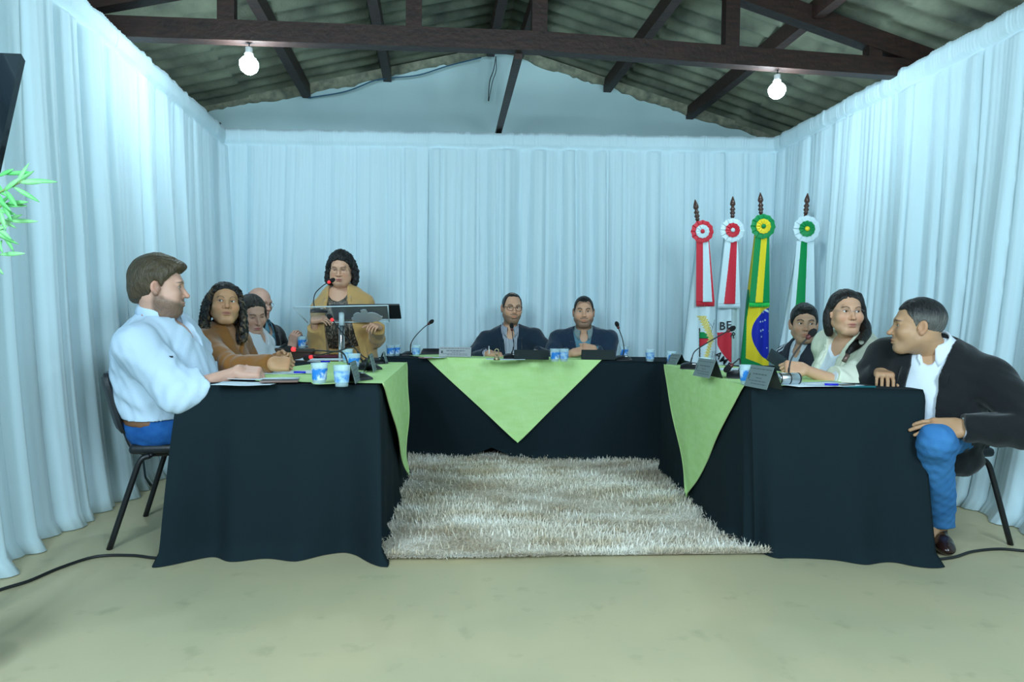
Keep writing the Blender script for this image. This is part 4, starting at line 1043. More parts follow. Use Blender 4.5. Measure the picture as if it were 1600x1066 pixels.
# 3 woman in white looking down
def P3():
    H = at(394, 491, 4.0)
    lk = [([(-0.07, -0.03, 0.03), (-0.085, -0.05, -0.04), (-0.080, -0.05, -0.12), (-0.055, -0.04, -0.17)], 0.030, 0.028), ([(0.06, -0.04, 0.03), (0.078, -0.06, -0.05), (0.06, -0.06, -0.14)], 0.028, 0.024), ([(0, -0.09, 0.0), (0, -0.09, -0.10), (0, -0.07, -0.17)], 0.045, 0.035)]
    o = dict(skin=SK_L, hair=(0.022, 0.017, 0.013), fem=1, eye=0.0010, nose=1.3, lip=srgb(176, 92, 96), neckr=0.046, browt=0.0030,
             style=dict(t=0.009, hl=[-.12, -.12, -.09, -.025, .035, .060, .086, .096], locks=lk, long=1, rough=0.0012, burn=0, part=0.01))
    p = Person('smiling woman in a white jacket with smooth dark hair, looking down at the left table', H, (0.80, -0.75, -0.42), at(395, 528, 4.05), (-1.72, 4.08, 0.53), (1, -0.1), o, hs=0.97, sw=0.160, cw=0.145, cd=0.10, bw=0.15, bd=0.115, hipw=0.17, fem=1, neckr=0.045, hroll=-0.10,
               arms=dict(R=dict(W=(-1.62, 3.93, 0.64), dir=(1, 0.2, 0), up=(0, -0.3, 1), curl=0.8), L=dict(W=(-1.60, 4.16, 0.64), dir=(1, -0.2, 0), up=(0, 0.2, 1), curl=0.8)))
    sh = p.cloth('jacket', M_wshirt, g=0.014, neck=0.052, vdepth=0.02, vw=0.04, amp=0.003, f=42, seed=6, sl=(0.058, 0.050, 0.042))
    p.trousers(M_darkt); p.shoes(M_shoe)
# 4 bald man at the side desk
def P4():
    H = at(406, 474, 4.98)
    o = dict(skin=SK_L, hair=(0.06, 0.055, 0.05), fat=0.1, eye=0.0030, glasses=dict(r=0.0010), browa=0.5, style=dict(t=0.005, bald=0.035, hl=[-.05, -.05, -.04, .0, .03, .2, .2, .2]))
    p = Person('bald man in glasses and a dark suit at the wooden desk', H, (1, -0.45, -0.25), at(407, 515, 5.02), (-2.03, 5.06, 0.54), (1, -0.25), o, hs=0.98, arms=dict(
        R=dict(W=at(457, 541, 4.86), dir=(0.22, -0.1, 0.9), up=(-0.3, -1, 0.1), curl=0.75, thumb=(0.4, 0.6), pole=(0, -0.4, -1), sleeve=0.9), L=dict(W=(-1.72, 5.16, 0.83), dir=(1, -0.2, 0), up=(0, 0, 1), curl=0.5)))
    sh = p.cloth('shirt', M_bshirt, g=0.004, amp=0.002); p.collar(M_bshirt, sh)
    p.cloth('jacket', M_blkj, g=0.018, neck=0.066, vdepth=0, openw=[(-.5, .03), (-.30, .015), (-.02, .055), (.06, .075)], lapel=(0.0, -0.30, 0.055), sl=(0.064, 0.056, 0.046), seed=3)
    p.trousers(M_darkt); p.shoes(M_shoe)
# 5 woman at the lectern
def P5():
    H = at(533, 420, 4.86); lk = []
    for sx in (-1, 1):
        lk += [([(sx*0.050, -0.03, 0.09), (sx*0.080, -0.02, 0.03), (sx*0.093, -0.01, -0.03), (sx*0.100, 0.0, -0.085), (sx*0.088, 0.02, -0.12 if sx < 0 else -0.10)], 0.026, 0.017), ([(sx*0.05, -0.07, 0.05), (sx*0.085, -0.06, -0.03), (sx*0.085, -0.04, -0.11)], 0.032, 0.024)]
    lk += [([(0, -0.09, 0.03), (0, -0.10, -0.05), (0, -0.08, -0.12)], 0.045, 0.04)]
    o = dict(skin=SK_M, hair=BK, fem=1, fat=0.16, eye=0.0012, lip=srgb(160, 80, 80), neckr=0.056, glasses=dict(r=0.0008, mat=mat('thin_gold', (.4, .3, .2), .3, .8)), nosew=1.2,
             style=dict(t=0.014, up=0.006, hl=[-.12, -.12, -.09, -.03, .02, .056, .084, .094], locks=lk, curl=0.006, ncurl=12, long=1, burn=0), browt=0.0022)
    p = Person('woman with black curly hair in a mustard cardigan reading aloud at the acrylic lectern', H, (0.06, -1, -0.30), at(533, 462, 4.90), (-1.27, 4.93, 0.88), (0.03, -1), o, hs=1.02, sw=0.165, cw=0.175, cd=0.125, bw=0.200, bd=0.165, hipw=0.205, fem=1, neckr=0.054, armr=1.0, shrug=(-.03, -.03),
               arms=dict(R=dict(W=at(490, 500, 4.68), dir=(0.9, -0.25, 0.1), up=(0, -0.5, 0.8), curl=0.5, pole=(-0.1, 0.6, -1), sleeve=0.72, bare=0.09, armr=0.037), L=dict(W=at(590, 511, 4.62), dir=(-0.1, -0.75, 0.1), up=(0.4, 0, 1), curl=0.8, pole=(0.05, 0.7, -1), sleeve=0.9)),
               knees={'R': (-1.38, 4.90, 0.50), 'L': (-1.17, 4.90, 0.50)}, feet={'R': (-1.38, 4.94, 0.09), 'L': (-1.17, 4.94, 0.09)})
    Mt = mat('sequin_top', (0.022, 0.022, 0.016), 0.45, noise=(1, srgb(158, 138, 118), 0.10), spec=0.6)
    nt = Mt.node_tree; n = [q for q in nt.nodes if q.type == 'TEX_NOISE'][0]; n.inputs['Scale'].default_value = 60
    mp = nt.nodes.new('ShaderNodeMapping'); tc = nt.nodes.new('ShaderNodeTexCoord'); mp.inputs['Scale'].default_value = (2.6, 1, 0.55); nt.links.new(tc.outputs['Object'], mp.inputs[0]); nt.links.new(mp.outputs[0], n.inputs['Vector'])
    r = [q for q in nt.nodes if q.type == 'VALTORGB'][0]; r.color_ramp.elements[0].position = 0.50; r.color_ramp.elements[1].position = 0.66
    p.cloth('blouse', Mt, g=0.006, amp=0.002, neck=0.06, vdepth=0.04, vw=0.078, sleeve=0.0, sl=(0.045, 0.012, 0.012), hem=0.06)
    ow = [(-1.2, .17), (-.6, .145), (-.35, .115), (-.15, .095), (-.02, .072), (.06, .07)]
    p.cloth('cardigan', M_must, g=0.019, neck=0.066, vdepth=0, openw=ow, longhem=0.45, amp=0.0045, seed=9, sl=(0.062, 0.056, 0.044), lapel=(0.0, -0.9, 0.05), flare=0.02)
    p.trousers(M_must, g=0.012); p.shoes(M_shoe)
    for sx in (-1, 1): MB().lathe([(0.001, .005), (.005, .002), (.005, -.002), (.001, -.006)], M_v(p.HM, p.H, Vector((sx*0.086, 0.0, -0.05)))-Vector(tuple(p.org)), 10).build('earring', M_eyew, p.root)
def stripes(name, a, b, sc):
    m = mat(name, a, 0.8); nt = m.node_tree; w = nt.nodes.new('ShaderNodeTexWave'); w.inputs['Scale'].default_value = sc; w.bands_direction = 'X'; w.inputs['Distortion'].default_value = 0.6
    tc = nt.nodes.new('ShaderNodeTexCoord'); nt.links.new(tc.outputs['Object'], w.inputs['Vector']); r = nt.nodes.new('ShaderNodeValToRGB'); r.color_ramp.elements[0].position = 0.45; r.color_ramp.elements[1].position = 0.62
    r.color_ramp.elements[0].color = (*a, 1); r.color_ramp.elements[1].color = (*b, 1); nt.links.new(w.outputs['Fac'], r.inputs[0]); nt.links.new(r.outputs[0], nt.nodes['Principled BSDF'].inputs['Base Color']); return m
def P9():
    H = at(800, 482, 5.28)
    o = dict(skin=SK_M, hair=(0.014, 0.011, 0.010), beard=0.7, fat=0.05, eye=0.0045, ear=1.1, glasses=dict(r=0.0017), gaze=(0.35, 1, 0), scalp=0.0,
             style=dict(t=0.005, hl=[-.06, -.055, -.045, .0, .03, .085, .2, .2], rec=0.05, bald=0.115))
    p = Person('bearded man in glasses, dark navy suit and open striped shirt at the back table', H, (0.22, -1, -0.06), at(797, 520, 5.32), (0.0, 5.52, 0.55), (0.02, -1), o, hs=1.03, sw=0.20, cw=0.175, cd=0.12, bw=0.175, bd=0.14, shrug=(-.01, 0), hroll=0.04,
               arms=dict(R=dict(W=at(765, 552, 5.02), dir=(0.85, -0.5, -0.1), up=(0.1, -0.2, 1), curl=0.85, thumb=(0.3, 0.5), pole=(-1, 0.2, -0.7), sleeve=0.88), L=dict(W=(0.19, 5.04, 0.775), dir=(-0.7, -0.5, 0), up=(0, 0, 1), curl=0.6, pole=(1, 0.2, -0.7))))
    Ms = stripes('striped_shirt', srgb(190, 196, 208), srgb(92, 96, 116), 26)
    sh = p.cloth('shirt', Ms, g=0.004, amp=0.0025, vdepth=0.015, vw=0.035); p.collar(Ms, sh, tip=0.045, gap=0.42)
    p.cloth('suit_jacket', M_navyj, g=0.020, neck=0.068, vdepth=0, openw=[(-.5, .05), (-.36, .042), (-.16, .050), (-.02, .055), (.06, .078)], oc=0.0, lapel=(0.0, -0.34, 0.06), sl=(0.064, 0.056, 0.048), seed=5, amp=0.004)
    p.trousers(M_darkt); p.shoes(M_shoe)
def P10():
    H = at(912, 488, 5.22)
    o = dict(skin=SK_M, hair=BK, beard=0.66, mus=1.1, fat=0.13, eye=0.0044, ear=1.15, gaze=(0, 1, 0), scalp=0.5, browt=0.0046, hl=HLS, 
             style=dict(t=0.0045, up=0.004, hl=[-.055, -.05, -.04, .01, .025, .075, .088, .096], rec=0.03))
    p = Person('man with cropped black hair in a blue suit and teal shirt, hands clasped', H, (-0.08, -1, -0.04), at(912, 524, 5.27), (0.615, 5.46, 0.55), (-0.1, -1), o, hs=1.03, sw=0.205, cw=0.185, cd=0.13, bw=0.185, bd=0.15, shrug=(.02, .015), neckr=0.062,
               arms=dict(R=dict(W=at(896, 551, 5.00), dir=(0.9, -0.25, 0.25), up=(-0.2, -0.6, 0.8), curl=1.0, thumb=(0.3, 0.3), pole=(-1, 0.2, -0.7), bare=0.1, sleeve=0.84), L=dict(W=(0.645, 5.00, 0.81), dir=(-0.9, -0.15, 0.2), up=(0.1, -0.7, 0.7), curl=1.0, thumb=(0.3, 0.2), pole=(0.35, 0.4, -1))))
    sh = p.cloth('shirt', M_bshirt, g=0.004, amp=0.0025, vdepth=0.012, vw=0.035); p.collar(mat('grey_collar', srgb(120, 138, 140), .8), sh, tip=0.045, gap=0.42, r=0.068)
    p.cloth('suit_jacket', mat('blue_suit', (0.013, 0.030, 0.058), 0.85, sheen=0.25, bump=(180, .15), spec=.2), g=0.020, neck=0.070, vdepth=0, openw=[(-.5, .07), (-.36, .045), (-.16, .046), (-.02, .060), (.06, .08)], oc=0.008, lapel=(0.0, -0.34, 0.062), sl=(0.066, 0.058, 0.050), seed=8, amp=0.0045)
    p.trousers(M_darkt); p.shoes(M_shoe)
def P6():
    H = at(1256, 507, 4.05)
    o = dict(skin=srgb(196, 154, 126), hair=(0.010, 0.010, 0.010), beard=0.15, eye=0.0040, ear=1.15, gaze=(-0.3, 1, 0), browt=0.0042,
             style=dict(t=0.009, up=0.010, hl=[-.055, -.055, -.045, .006, .022, .050, .072, .084], bulk=[((0, 0.05, 0.10), (0.05, 0.04, 0.022))], rough=0.0022))
    p = Person('dark-haired man in a navy vest and pale polo, behind the cream blazer', H, (-0.30, -1, -0.05), at(1262, 548, 4.10), (1.97, 4.15, 0.53), (-1, -0.35), o, hs=0.99, sw=0.185, cw=0.165, cd=0.12, shrug=(0, 0), hroll=0.03, neckr=0.054,
               arms=dict(R=dict(W=(1.80, 4.30, 0.62), dir=(-1, 0, 0), up=(0, 0, 1), curl=0.6), L=dict(W=(1.86, 3.96, 0.62), dir=(-1, 0.2, 0), up=(0, 0, 1), curl=0.6)))
    def cf(u, v, w, V):
        C = np.tile(vec(srgb(200, 216, 226)), (len(V), 1)); return mixc(C, srgb(70, 180, 176), ((v < -0.10) & (v > -0.125))*0.8)
    Mp = mat('polo_print', (1, 1, 1), 0.8, attr=True)
    sh = p.cloth('polo_shirt', Mp, g=0.004, amp=0.002, vdepth=0.02, vw=0.035, cfun=cf, sleeve=0.1); p.collar(M_wshirt, sh, tip=0.04, gap=0.45, r=0.062)
    def cj(u, v, w, V):
        C = np.tile(vec((0.014, 0.020, 0.034)), (len(V), 1)); k = sstep(0.125, 0.135, u)*sstep(-0.10, -0.09, v)*(w < 0.07)
        C = mixc(C, srgb(205, 215, 225), k*(np.sin(u*160+3*np.sin(v*90)) > 0.1)); return C
    p.cloth('vest', mat('navy_vest', (1, 1, 1), .7, attr=True), g=0.018, neck=0.068, vdepth=0, openw=[(-.5, .05), (-.3, .04), (-.02, .05), (.06, .07)], lapel=(0.0, -0.3, 0.03), sl=(0.062, 0.054, 0.046), seed=8, cfun=cj, lapelmat=M_darkt)
    p.trousers(M_darkt); p.shoes(M_shoe)
def P7():
    H = at(1321, 489, 3.42)
    lk = [([(0.06, -0.02, 0.06), (0.083, -0.02, -0.01), (0.080, -0.02, -0.07), (0.066, -0.03, -0.115)], 0.020, 0.018), ([(-0.052, 0.02, 0.09), (-0.078, 0.0, 0.03), (-0.092, -0.01, -0.03), (-0.104, 0.0, -0.08), (-0.085, 0.03, -0.13)], 0.020, 0.022),
          ([(-0.100, 0.0, -0.055), (-0.085, 0.06, -0.105), (-0.035, 0.115, -0.145), (0.005, 0.145, -0.175), (0.038, 0.155, -0.215)], 0.026, 0.015), ([(0, -0.09, 0.02), (-0.02, -0.09, -0.06), (-0.04, -0.06, -0.12)], 0.042, 0.035)]
    o = dict(skin=srgb(206, 158, 128), hair=(0.012, 0.009, 0.008), fem=1, fat=0.13, eye=0.0044, lip=srgb(166, 92, 88), neckr=0.052, gaze=(-0.35, 1, 0.03), glasses=dict(r=0.0008, w=0.024, h=0.018, rim=0, mat=mat('thin_silver', (.5, .48, .45), .3, .8)), browt=0.0030,
             style=dict(t=0.010, hl=[-.12, -.12, -.09, -.02, .03, .060, .092, .102], locks=lk, long=1, rough=0.0014, burn=0, part=0.015))
    p = Person('woman in a cream blazer and rimless glasses holding a phone at the right table', H, (-0.10, -1, -0.02), at(1330, 535, 3.46), (1.93, 3.55, 0.53), (-1, -0.25), o, hs=0.99, sw=0.175, cw=0.165, cd=0.125, bw=0.17, bd=0.15, hipw=0.19, fem=1, neckr=0.050, armr=1.18, hroll=0.02, fa=0.245,
               arms=dict(L=dict(W=atz(1255, 577, 0.80), dir=(-1, 0.15, 0.12), up=(0, -0.75, 0.6), curl=(1.0, 1.1, 1.2, 1.2), thumb=(0.1, 0.3), bare=0.16, armr=0.037, sleeve=0.40, pole=(0.4, -0.5, -1)), R=dict(W=(1.72, 3.68, 0.72), dir=(-1, -0.2, 0), up=(0, 0.3, 1), curl=0.8, sleeve=0.5, bare=0.14, armr=0.036)))
    p.cloth('blouse', M_wshirt, g=0.006, amp=0.002, vdepth=0.05, vw=0.07, neck=0.058)
    p.cloth('blazer', M_cream, g=0.022, neck=0.066, vdepth=0, openw=[(-.5, .09), (-.30, .075), (-.10, .062), (-.02, .055), (.06, .07)], oc=0.0, lapel=(0.0, -0.32, 0.05), sl=(0.066, 0.060, 0.050), seed=11, amp=0.0055, f=44)
    e = M_v(p.HM, p.H, Vector((0.040, 0.158, -0.215)))-Vector(tuple(p.org)); MB().tube([e, e+Vector((-0.022, -0.004, -0.035))], 0.012, 10).build('hair_clip', mat('clip_brown', srgb(120, 96, 88), .35, .5), p.root)
    p.trousers(M_darkt); p.shoes(M_shoe)
    return p
def P8():
    H = at(1433, 511, 2.90)
    o = dict(skin=SK_T, hair=(0.012, 0.011, 0.011), fat=0.12, nose=1.05, eye=0.0030, neckr=0.062, ear=1.05, grey=0.0, browt=0.0040, gaze=(0, 1, 0), scalp=0.0, beard=0.12, beardc=(.2, .18, .15),
             style=dict(t=0.0055, up=0.006, hl=[-.045, -.045, -.030, .012, .036, .064, .080, .088], rec=0.014))
    o['grey'] = 0.75
    p = Person('man in a black blazer and light jeans leaning on the right table, elbow out', H, (-1, 0.46, -0.02), at(1462, 556, 2.93), (1.99, 3.02, 0.535), (-0.75, -0.66), o, hs=1.02, sw=0.20, cw=0.18, cd=0.13, bw=0.18, bd=0.15, hipw=0.185, neckr=0.062, armr=1.12, shrug=(0.02, -0.01), ua=0.30, fa=0.27, legr=0.014,
               arms=dict(L=dict(W=at(1499, 668, 2.70), dir=(-1, 0.12, -0.02), up=(-0.1, -0.75, 0.8), curl=(0.30, 0.26, 0.28, 0.34), spread=-0.02, s=1.12, thumb=(0.0, 0.1), bare=0.06, pole=(1, -0.35, 0.15), sleeve=0.95),
                         R=dict(W=(1.765, 3.03, 0.80), dir=(-0.45, -0.85, -0.12), up=(-0.1, -0.2, 1), curl=(0.65, .65, .65, .65), spread=0.05, thumb=(0.2, 0.2), sleeve=0.95, pole=(-0.3, 0.6, -0.8), bare=0.05)),
               knees={'L': (1.80, 2.70, 0.53), 'R': (1.66, 3.00, 0.50)}, feet={'L': (2.005, 2.98, 0.10), 'R': (1.70, 3.20, 0.10)})
    return p
def P8b(p):
    p.feetdir = {'L': (-0.40, -1, 0), 'R': (-1, -0.3, 0)}
    sh = p.cloth('polo_shirt', M_wshirt, g=0.005, amp=0.0035, vdepth=0.012, vw=0.03, sleeve=0.3); p.collar(M_wshirt, sh, tip=0.05, gap=0.40, r=0.070, hgt=0.042)
    p.cloth('blazer', M_blkj, g=0.024, neck=0.074, vdepth=0, openw=[(-.7, .10), (-.5, .085), (-.30, .075), (-.10, .066), (-.02, .062), (.06, .075)], oc=0.0, lapel=(0.0, -0.42, 0.055), sl=(0.070, 0.062, 0.052), seed=14, amp=0.005, longhem=0.12, hem=0.05)
    p.trousers(M_jeanl, g=0.008, amp=0.005); p.shoes(M_shoe)
P1(); P2(); P3(); P4(); P5(); P9(); P10(); P6(); P7(); p8 = P8(); P8b(p8)
# ------------------------------------------------------------------ lectern and side desk
M_acr = mat('clear_acrylic', (0.80, 0.90, 0.95), 0.05, alpha=0.10, spec=0.15)
M_acre = mat('acrylic_edge', (0.70, 0.85, 0.90), 0.15, alpha=0.75)
M_silver = mat('matt_silver', (0.50, 0.57, 0.62), 0.6, 0.0)
M_chrome = mat('polished_tube', (0.70, 0.72, 0.74), 0.18, 1.0)
a, b, c, d = at(458, 481, 4.46), at(606, 478, 4.46), at(608, 503.5, 4.68), at(481, 505, 4.68)
org = Vector((-1.19, 4.60, 0))
lec = empty('lectern', org, label='clear acrylic lectern on a steel post in front of the standing woman', cat='lectern')
up = Vector((0, 0, 0.006)); q = [p-org for p in (a, b, c, d)]
m = MB().add([p for p in q]+[p+up for p in q], [(3, 2, 1, 0), (4, 5, 6, 7), (0, 1, 5, 4), (1, 2, 6, 5), (2, 3, 7, 6), (3, 0, 4, 7)]); m.build('desk_panel', M_acr, lec)
for i, j in ((0, 1), (1, 2), (2, 3), (3, 0)): MB().tube([q[i]+up/2, q[j]+up/2], 0.0045, 6).build('panel_edge', M_acre, lec)
nrm_ = (b-a).cross(d-a).normalized(); nrm_ = nrm_ if nrm_.y < 0 else -nrm_
sil = [(551, 500), (549, 496), (552, 494), (552, 491), (556, 488), (560, 487), (563, 488.5), (564, 485.5), (563, 484), (567, 482.5), (572, 483), (573.5, 485.5), (575, 488), (580, 487), (586, 488), (591, 490), (594, 492.5), (598, 493.5), (597, 497), (594, 499), (588, 501.5), (575, 502.5), (560, 502)]
def onpanel(px, py, off=0.004):
    r = ray(px, py); n = (b-a).cross(d-a).normalized(); t = (a-Vector(cam.location)).dot(n)/r.dot(n); return Vector(cam.location)+r*t+nrm_*off-org
f0 = [onpanel(x, y, 0.004) for x, y in sil]; f1 = [onpanel(x, y, 0.008) for x, y in sil]; k = len(sil)
MB().add(f0+f1, [tuple(range(k)), tuple(range(k, 2*k))]+[(i, (i+1) % k, (i+1) % k+k, i+k) for i in range(k)]).build('emblem', M_silver, lec)
px0 = at(534, 500, 4.60); base = Vector((px0.x, 4.60, 0))-org
MB().tube([base+Vector((0, 0, 0.03)), base+Vector((0, 0, 0.98))], 0.024, 20).build('post', M_chrome, lec)
MB().tube([base+Vector((0.004, -0.02, 0.98)), base+Vector((0.004, -0.02, 1.085))], 0.020, 16).build('post_sleeve', M_acre, lec)
MB().lathe([(0.001, 0), (0.20, 0.0), (0.20, 0.012), (0.05, 0.03), (0.001, 0.03)], base, 32).build('foot_plate', M_chrome, lec)
# folder on the lectern
t = MB(); e0, e1, e2, e3 = [onpanel(*p, -0.012)+org for p in ((517, 480), (624, 479.5), (627, 500.5), (522, 502))]
up2 = Vector((0, 0, 0.010)); t.add([e0, e1, e2, e3, e0+up2, e1+up2, e2+up2, e3+up2], [(3, 2, 1, 0), (4, 5, 6, 7), (0, 1, 5, 4), (1, 2, 6, 5), (2, 3, 7, 6), (3, 0, 4, 7)])
t.build('document_folder', mat('black_folder', (0.012, 0.016, 0.020), 0.5), label='large black folder lying open on the lectern', cat='folder')
M_desk = mat('walnut_desk', srgb(86, 66, 54), 0.45, noise=(5, srgb(58, 44, 38), 0.3, (1, 8, 8)))
dk = empty('writing_desk', (-1.72, 4.93, 0), label='dark wooden desk in front of the bald man, beside the lectern', cat='desk')
MB().box((0, 0, 0.79), (0.50, 0.42, 0.028), bev=0.004).build('desktop', M_desk, dk); MB().box((0, -0.19, 0.69), (0.46, 0.018, 0.17)).build('front_panel', M_desk, dk)
for sx in (-1, 1): MB().box((sx*0.225, 0, 0.388), (0.02, 0.38, 0.776)).build('side_panel', M_desk, dk)
# ------------------------------------------------------------------ flags
def interp(t, pts): return float(np.interp(t, [p[0] for p in pts], [p[1] for p in pts]))
M_flag = mat('flag_satin', (1, 1, 1), 0.6, attr=True, bump=(60, 0.08), spec=0.3)
M_fwood = mat('turned_wood', srgb(70, 44, 34), 0.3, coat=0.4)
W_, RD, GR, YE, BL = srgb(206, 226, 232), srgb(204, 44, 60), srgb(0, 138, 72), srgb(238, 212, 40), srgb(22, 40, 168)
def flag(label, Y, tip, rod, ros, rcols, rrad, rib, ribcols, cl, pattern, fr, stripes_, letters=(), b=0.055, seed=1):
    pt, pr = at(*tip, Y), at(*rod, Y); d = (pt-pr).normalized(); foot = pt-d*(pt.z/d.z); foot = Vector((foot.x, foot.y, 0)); 
    t = empty('standing_flag', foot, label=label, cat='flag', group='flags on wooden poles in the back right corner'); o = foot
    L = pt.z; zc = Matrix(((1, 0, 0), (0, 1, 0), (0, 0, 1))); q = (pt-foot).to_track_quat('Z', 'Y').to_matrix(); ln = (pt-foot).length
    pole = MB().lathe([(0.013, 0.02), (0.013, ln-0.16)], (0, 0, 0), 12, q).build('pole', M_fwood, t)
    z = ln-0.17; pf = [(0.013, 0), (0.018, .005), (0.018, .012), (0.012, .018), (0.020, .028), (0.022, .038), (0.013, .050), (0.020, .060), (0.022, .068), (0.013, .080), (0.012, .088), (0.021, .100), (0.022, .112), (0.016, .135), (0.004, .168), (0.001, .172)]
    MB().lathe([(r_, z+h_) for r_, h_ in pf], (0, 0, 0), 16, q).build('finial', M_fwood, t)
    MB().lathe([(0.001, 0), (0.13, 0), (0.13, 0.02), (0.03, 0.05), (0.02, 0.12), (0.001, 0.12)], (0, 0, 0), 24).build('stand', M_fwood, t)
    # cloth: closed hanging body
    ptop, pbot = cl['top'], cl['bot']; nr, ncol = 440, 140; r1 = noise1(seed, 0.25, 3); V = []; Cc = []
    for i in range(nr):
        py = ptop+(pbot-ptop)*i/(nr-1); xl, xr = interp(py, cl['l']), interp(py, cl['r']); w = (xr-xl)/1000*Y; tt = i/(nr-1)
        for j in range(ncol):
            s = j/(ncol-1); px = xl+(xr-xl)*s; p = at(px, py, Y)
            dep = min(b, w*0.4)*math.sin(math.pi*s)**0.6
            fold = 0.016*math.sin(s*cl.get('nf', 9)+seed+0.8*math.sin(tt*3))*min(1, tt*3)*math.sin(math.pi*s)+0.004*float(r1(s*1.5+tt*0.4))
            for edge, side in cl.get('step', ()):
                e = interp(py, edge); fold += side*0.022/(1+math.exp(-(px-e)/1.0))*min(1, tt*2.5)
            V.append((p.x-o.x, Y-dep-fold-o.y, p.z)); c = pattern(px, py) or W_; Cc.append(c)
    fq = [(i*ncol+j, i*ncol+j+1, (i+1)*ncol+j+1, (i+1)*ncol+j) for i in range(nr-1) for j in range(ncol-1)]
    V2 = [(v[0], Y+0.03+0.01*math.sin(v[0]*60)-o.y, v[2]) for v in V[::1]]
    n = len(V); fq2 = [tuple(k+n for k in f[::-1]) for f in fq]
    side = [(i*ncol, (i+1)*ncol, (i+1)*ncol+n, i*ncol+n) for i in range(nr-1)]+[((i+1)*ncol-1, (i+1)*ncol-1+n, (i+2)*ncol-1+n, (i+2)*ncol-1) for i in range(nr-1)]
    me = join([(np.array(V+V2), np.array(fq+fq2+side), np.array(Cc+Cc))]); fc = link('flag_cloth', me, M_flag, t)
    def front(px, py):
        xl, xr = interp(py, cl['l']), interp(py, cl['r']); s = min(1, max(0, (px-xl)/(xr-xl))); w = (xr-xl)/1000*Y
        return min(b, w*0.4)*math.sin(math.pi*s)**0.6+0.022
    if letters:
        m = MB()
        for ch, lx, ly, sz, rot in letters:
            cu = bpy.data.curves.new('l', 'FONT'); cu.body = ch; cu.size = sz/1000*Y; cu.align_x = 'CENTER'; cu.align_y = 'CENTER'; cu.extrude = 0.001; cu.offset = 0.0012
            ob = bpy.data.objects.new('l', cu); me_ = bpy.data.meshes.new_from_object(ob); p = at(lx, ly, Y); R = Matrix.Rotation(rot, 3, 'Y') @ Matrix.Rotation(math.pi/2, 3, 'X')
            vs = [R @ v.co+Vector((p.x-o.x, Y-front(lx, ly)-o.y, p.z)) for v in me_.vertices]; m.add(vs, [tuple(f.vertices) for f in me_.polygons]); bpy.data.meshes.remove(me_)
            bpy.data.objects.remove(ob); bpy.data.curves.remove(cu)
        m.build('lettering', M_black, fc)
    # ribbon with coloured stripes
    Yr = Y-b-0.035; n1, n2 = 60, 100; V = []; Cc = []
    for i in range(n1+1):
        tt = i/n1; py = rib['y0']+(rib['y1']-rib['y0'])*tt
        for j in range(n2+1):
            s = j/n2; xl, xr = rib['x0'][0]*(1-tt)+rib['x1'][0]*tt, rib['x0'][1]*(1-tt)+rib['x1'][1]*tt; px = xl+(xr-xl)*s
            e1, e2 = stripes_[0][0]*(1-tt)+stripes_[1][0]*tt, stripes_[0][1]*(1-tt)+stripes_[1][1]*tt
            c = ribcols[0] if px < e1 else (ribcols[1] if px < e2 else ribcols[2]); p = at(px, py, Yr)
            yy = Yr-0.006*math.sin(s*6.28)+0.010*tt*math.sin(s*3.14*2+1)
            V.append((p.x-o.x, yy-o.y, p.z)); Cc.append(c)
    f_ = [(i*(n2+1)+j, i*(n2+1)+j+1, (i+1)*(n2+1)+j+1, (i+1)*(n2+1)+j) for i in range(n1) for j in range(n2)]
    rb = link('ribbon', join([(np.array(V), np.array(f_), np.array(Cc))]), M_flag, t); md = rb.modifiers.new('thick', 'SOLIDIFY'); md.thickness = 0.003
    m = MB(); x0, x1 = rib['x1']
    for k in range(int((x1-x0)*1.6)):
        px = x0+k/1.6; p = at(px, rib['y1'], Yr); p2 = at(px+rnd.uniform(-.3, .3), rib['y1']+7, Yr); m.tube([p-o, p2-o], 0.0018, 4)
    m.build('fringe', mat('fringe_%d' % seed, fr, 0.7), rb)
    # pleated rosette
    c0 = at(ros[0], ros[1], Yr-0.012)-o; RR = rrad/1000*Y
    for (r0, r1_, col, off, nm) in ((0.50, 1.0, rcols[0], 0.0, 'rosette'), (0.16, 0.60, rcols[1], -0.010, 'rosette_centre')):
        m = MB(); nseg = 96; P = []
        for k in range(nseg+1):
            an = 2*math.pi*k/nseg; pl = (k*12/nseg) % 1.0; row = []
            for rr in np.linspace(r0, r1_, 5):
                R_ = RR*rr*(1+0.03*math.cos(12*an)); row.append(c0+Vector((math.cos(an)*R_, off-0.008*pl-0.004*math.sin(math.pi*(rr-r0)/(r1_-r0)), math.sin(an)*R_)))
            P.append(row)
        m.grid(P, sm=False); m.build(nm, mat('satin_%02x%02x%02x' % tuple(int(255*v) for v in col), col, 0.6), t, solid=0.002)
    m = MB().lathe([(0.001, 0.012), (RR*0.16, 0.008), (RR*0.2, 0)], c0+Vector((0, -0.016, 0)), 16, Matrix.Rotation(math.pi/2, 3, 'X')); m.build('rosette_button', mat('satin_b%02x%02x%02x' % tuple(int(255*v) for v in rcols[2]), rcols[2], 0.6), t)
    return t
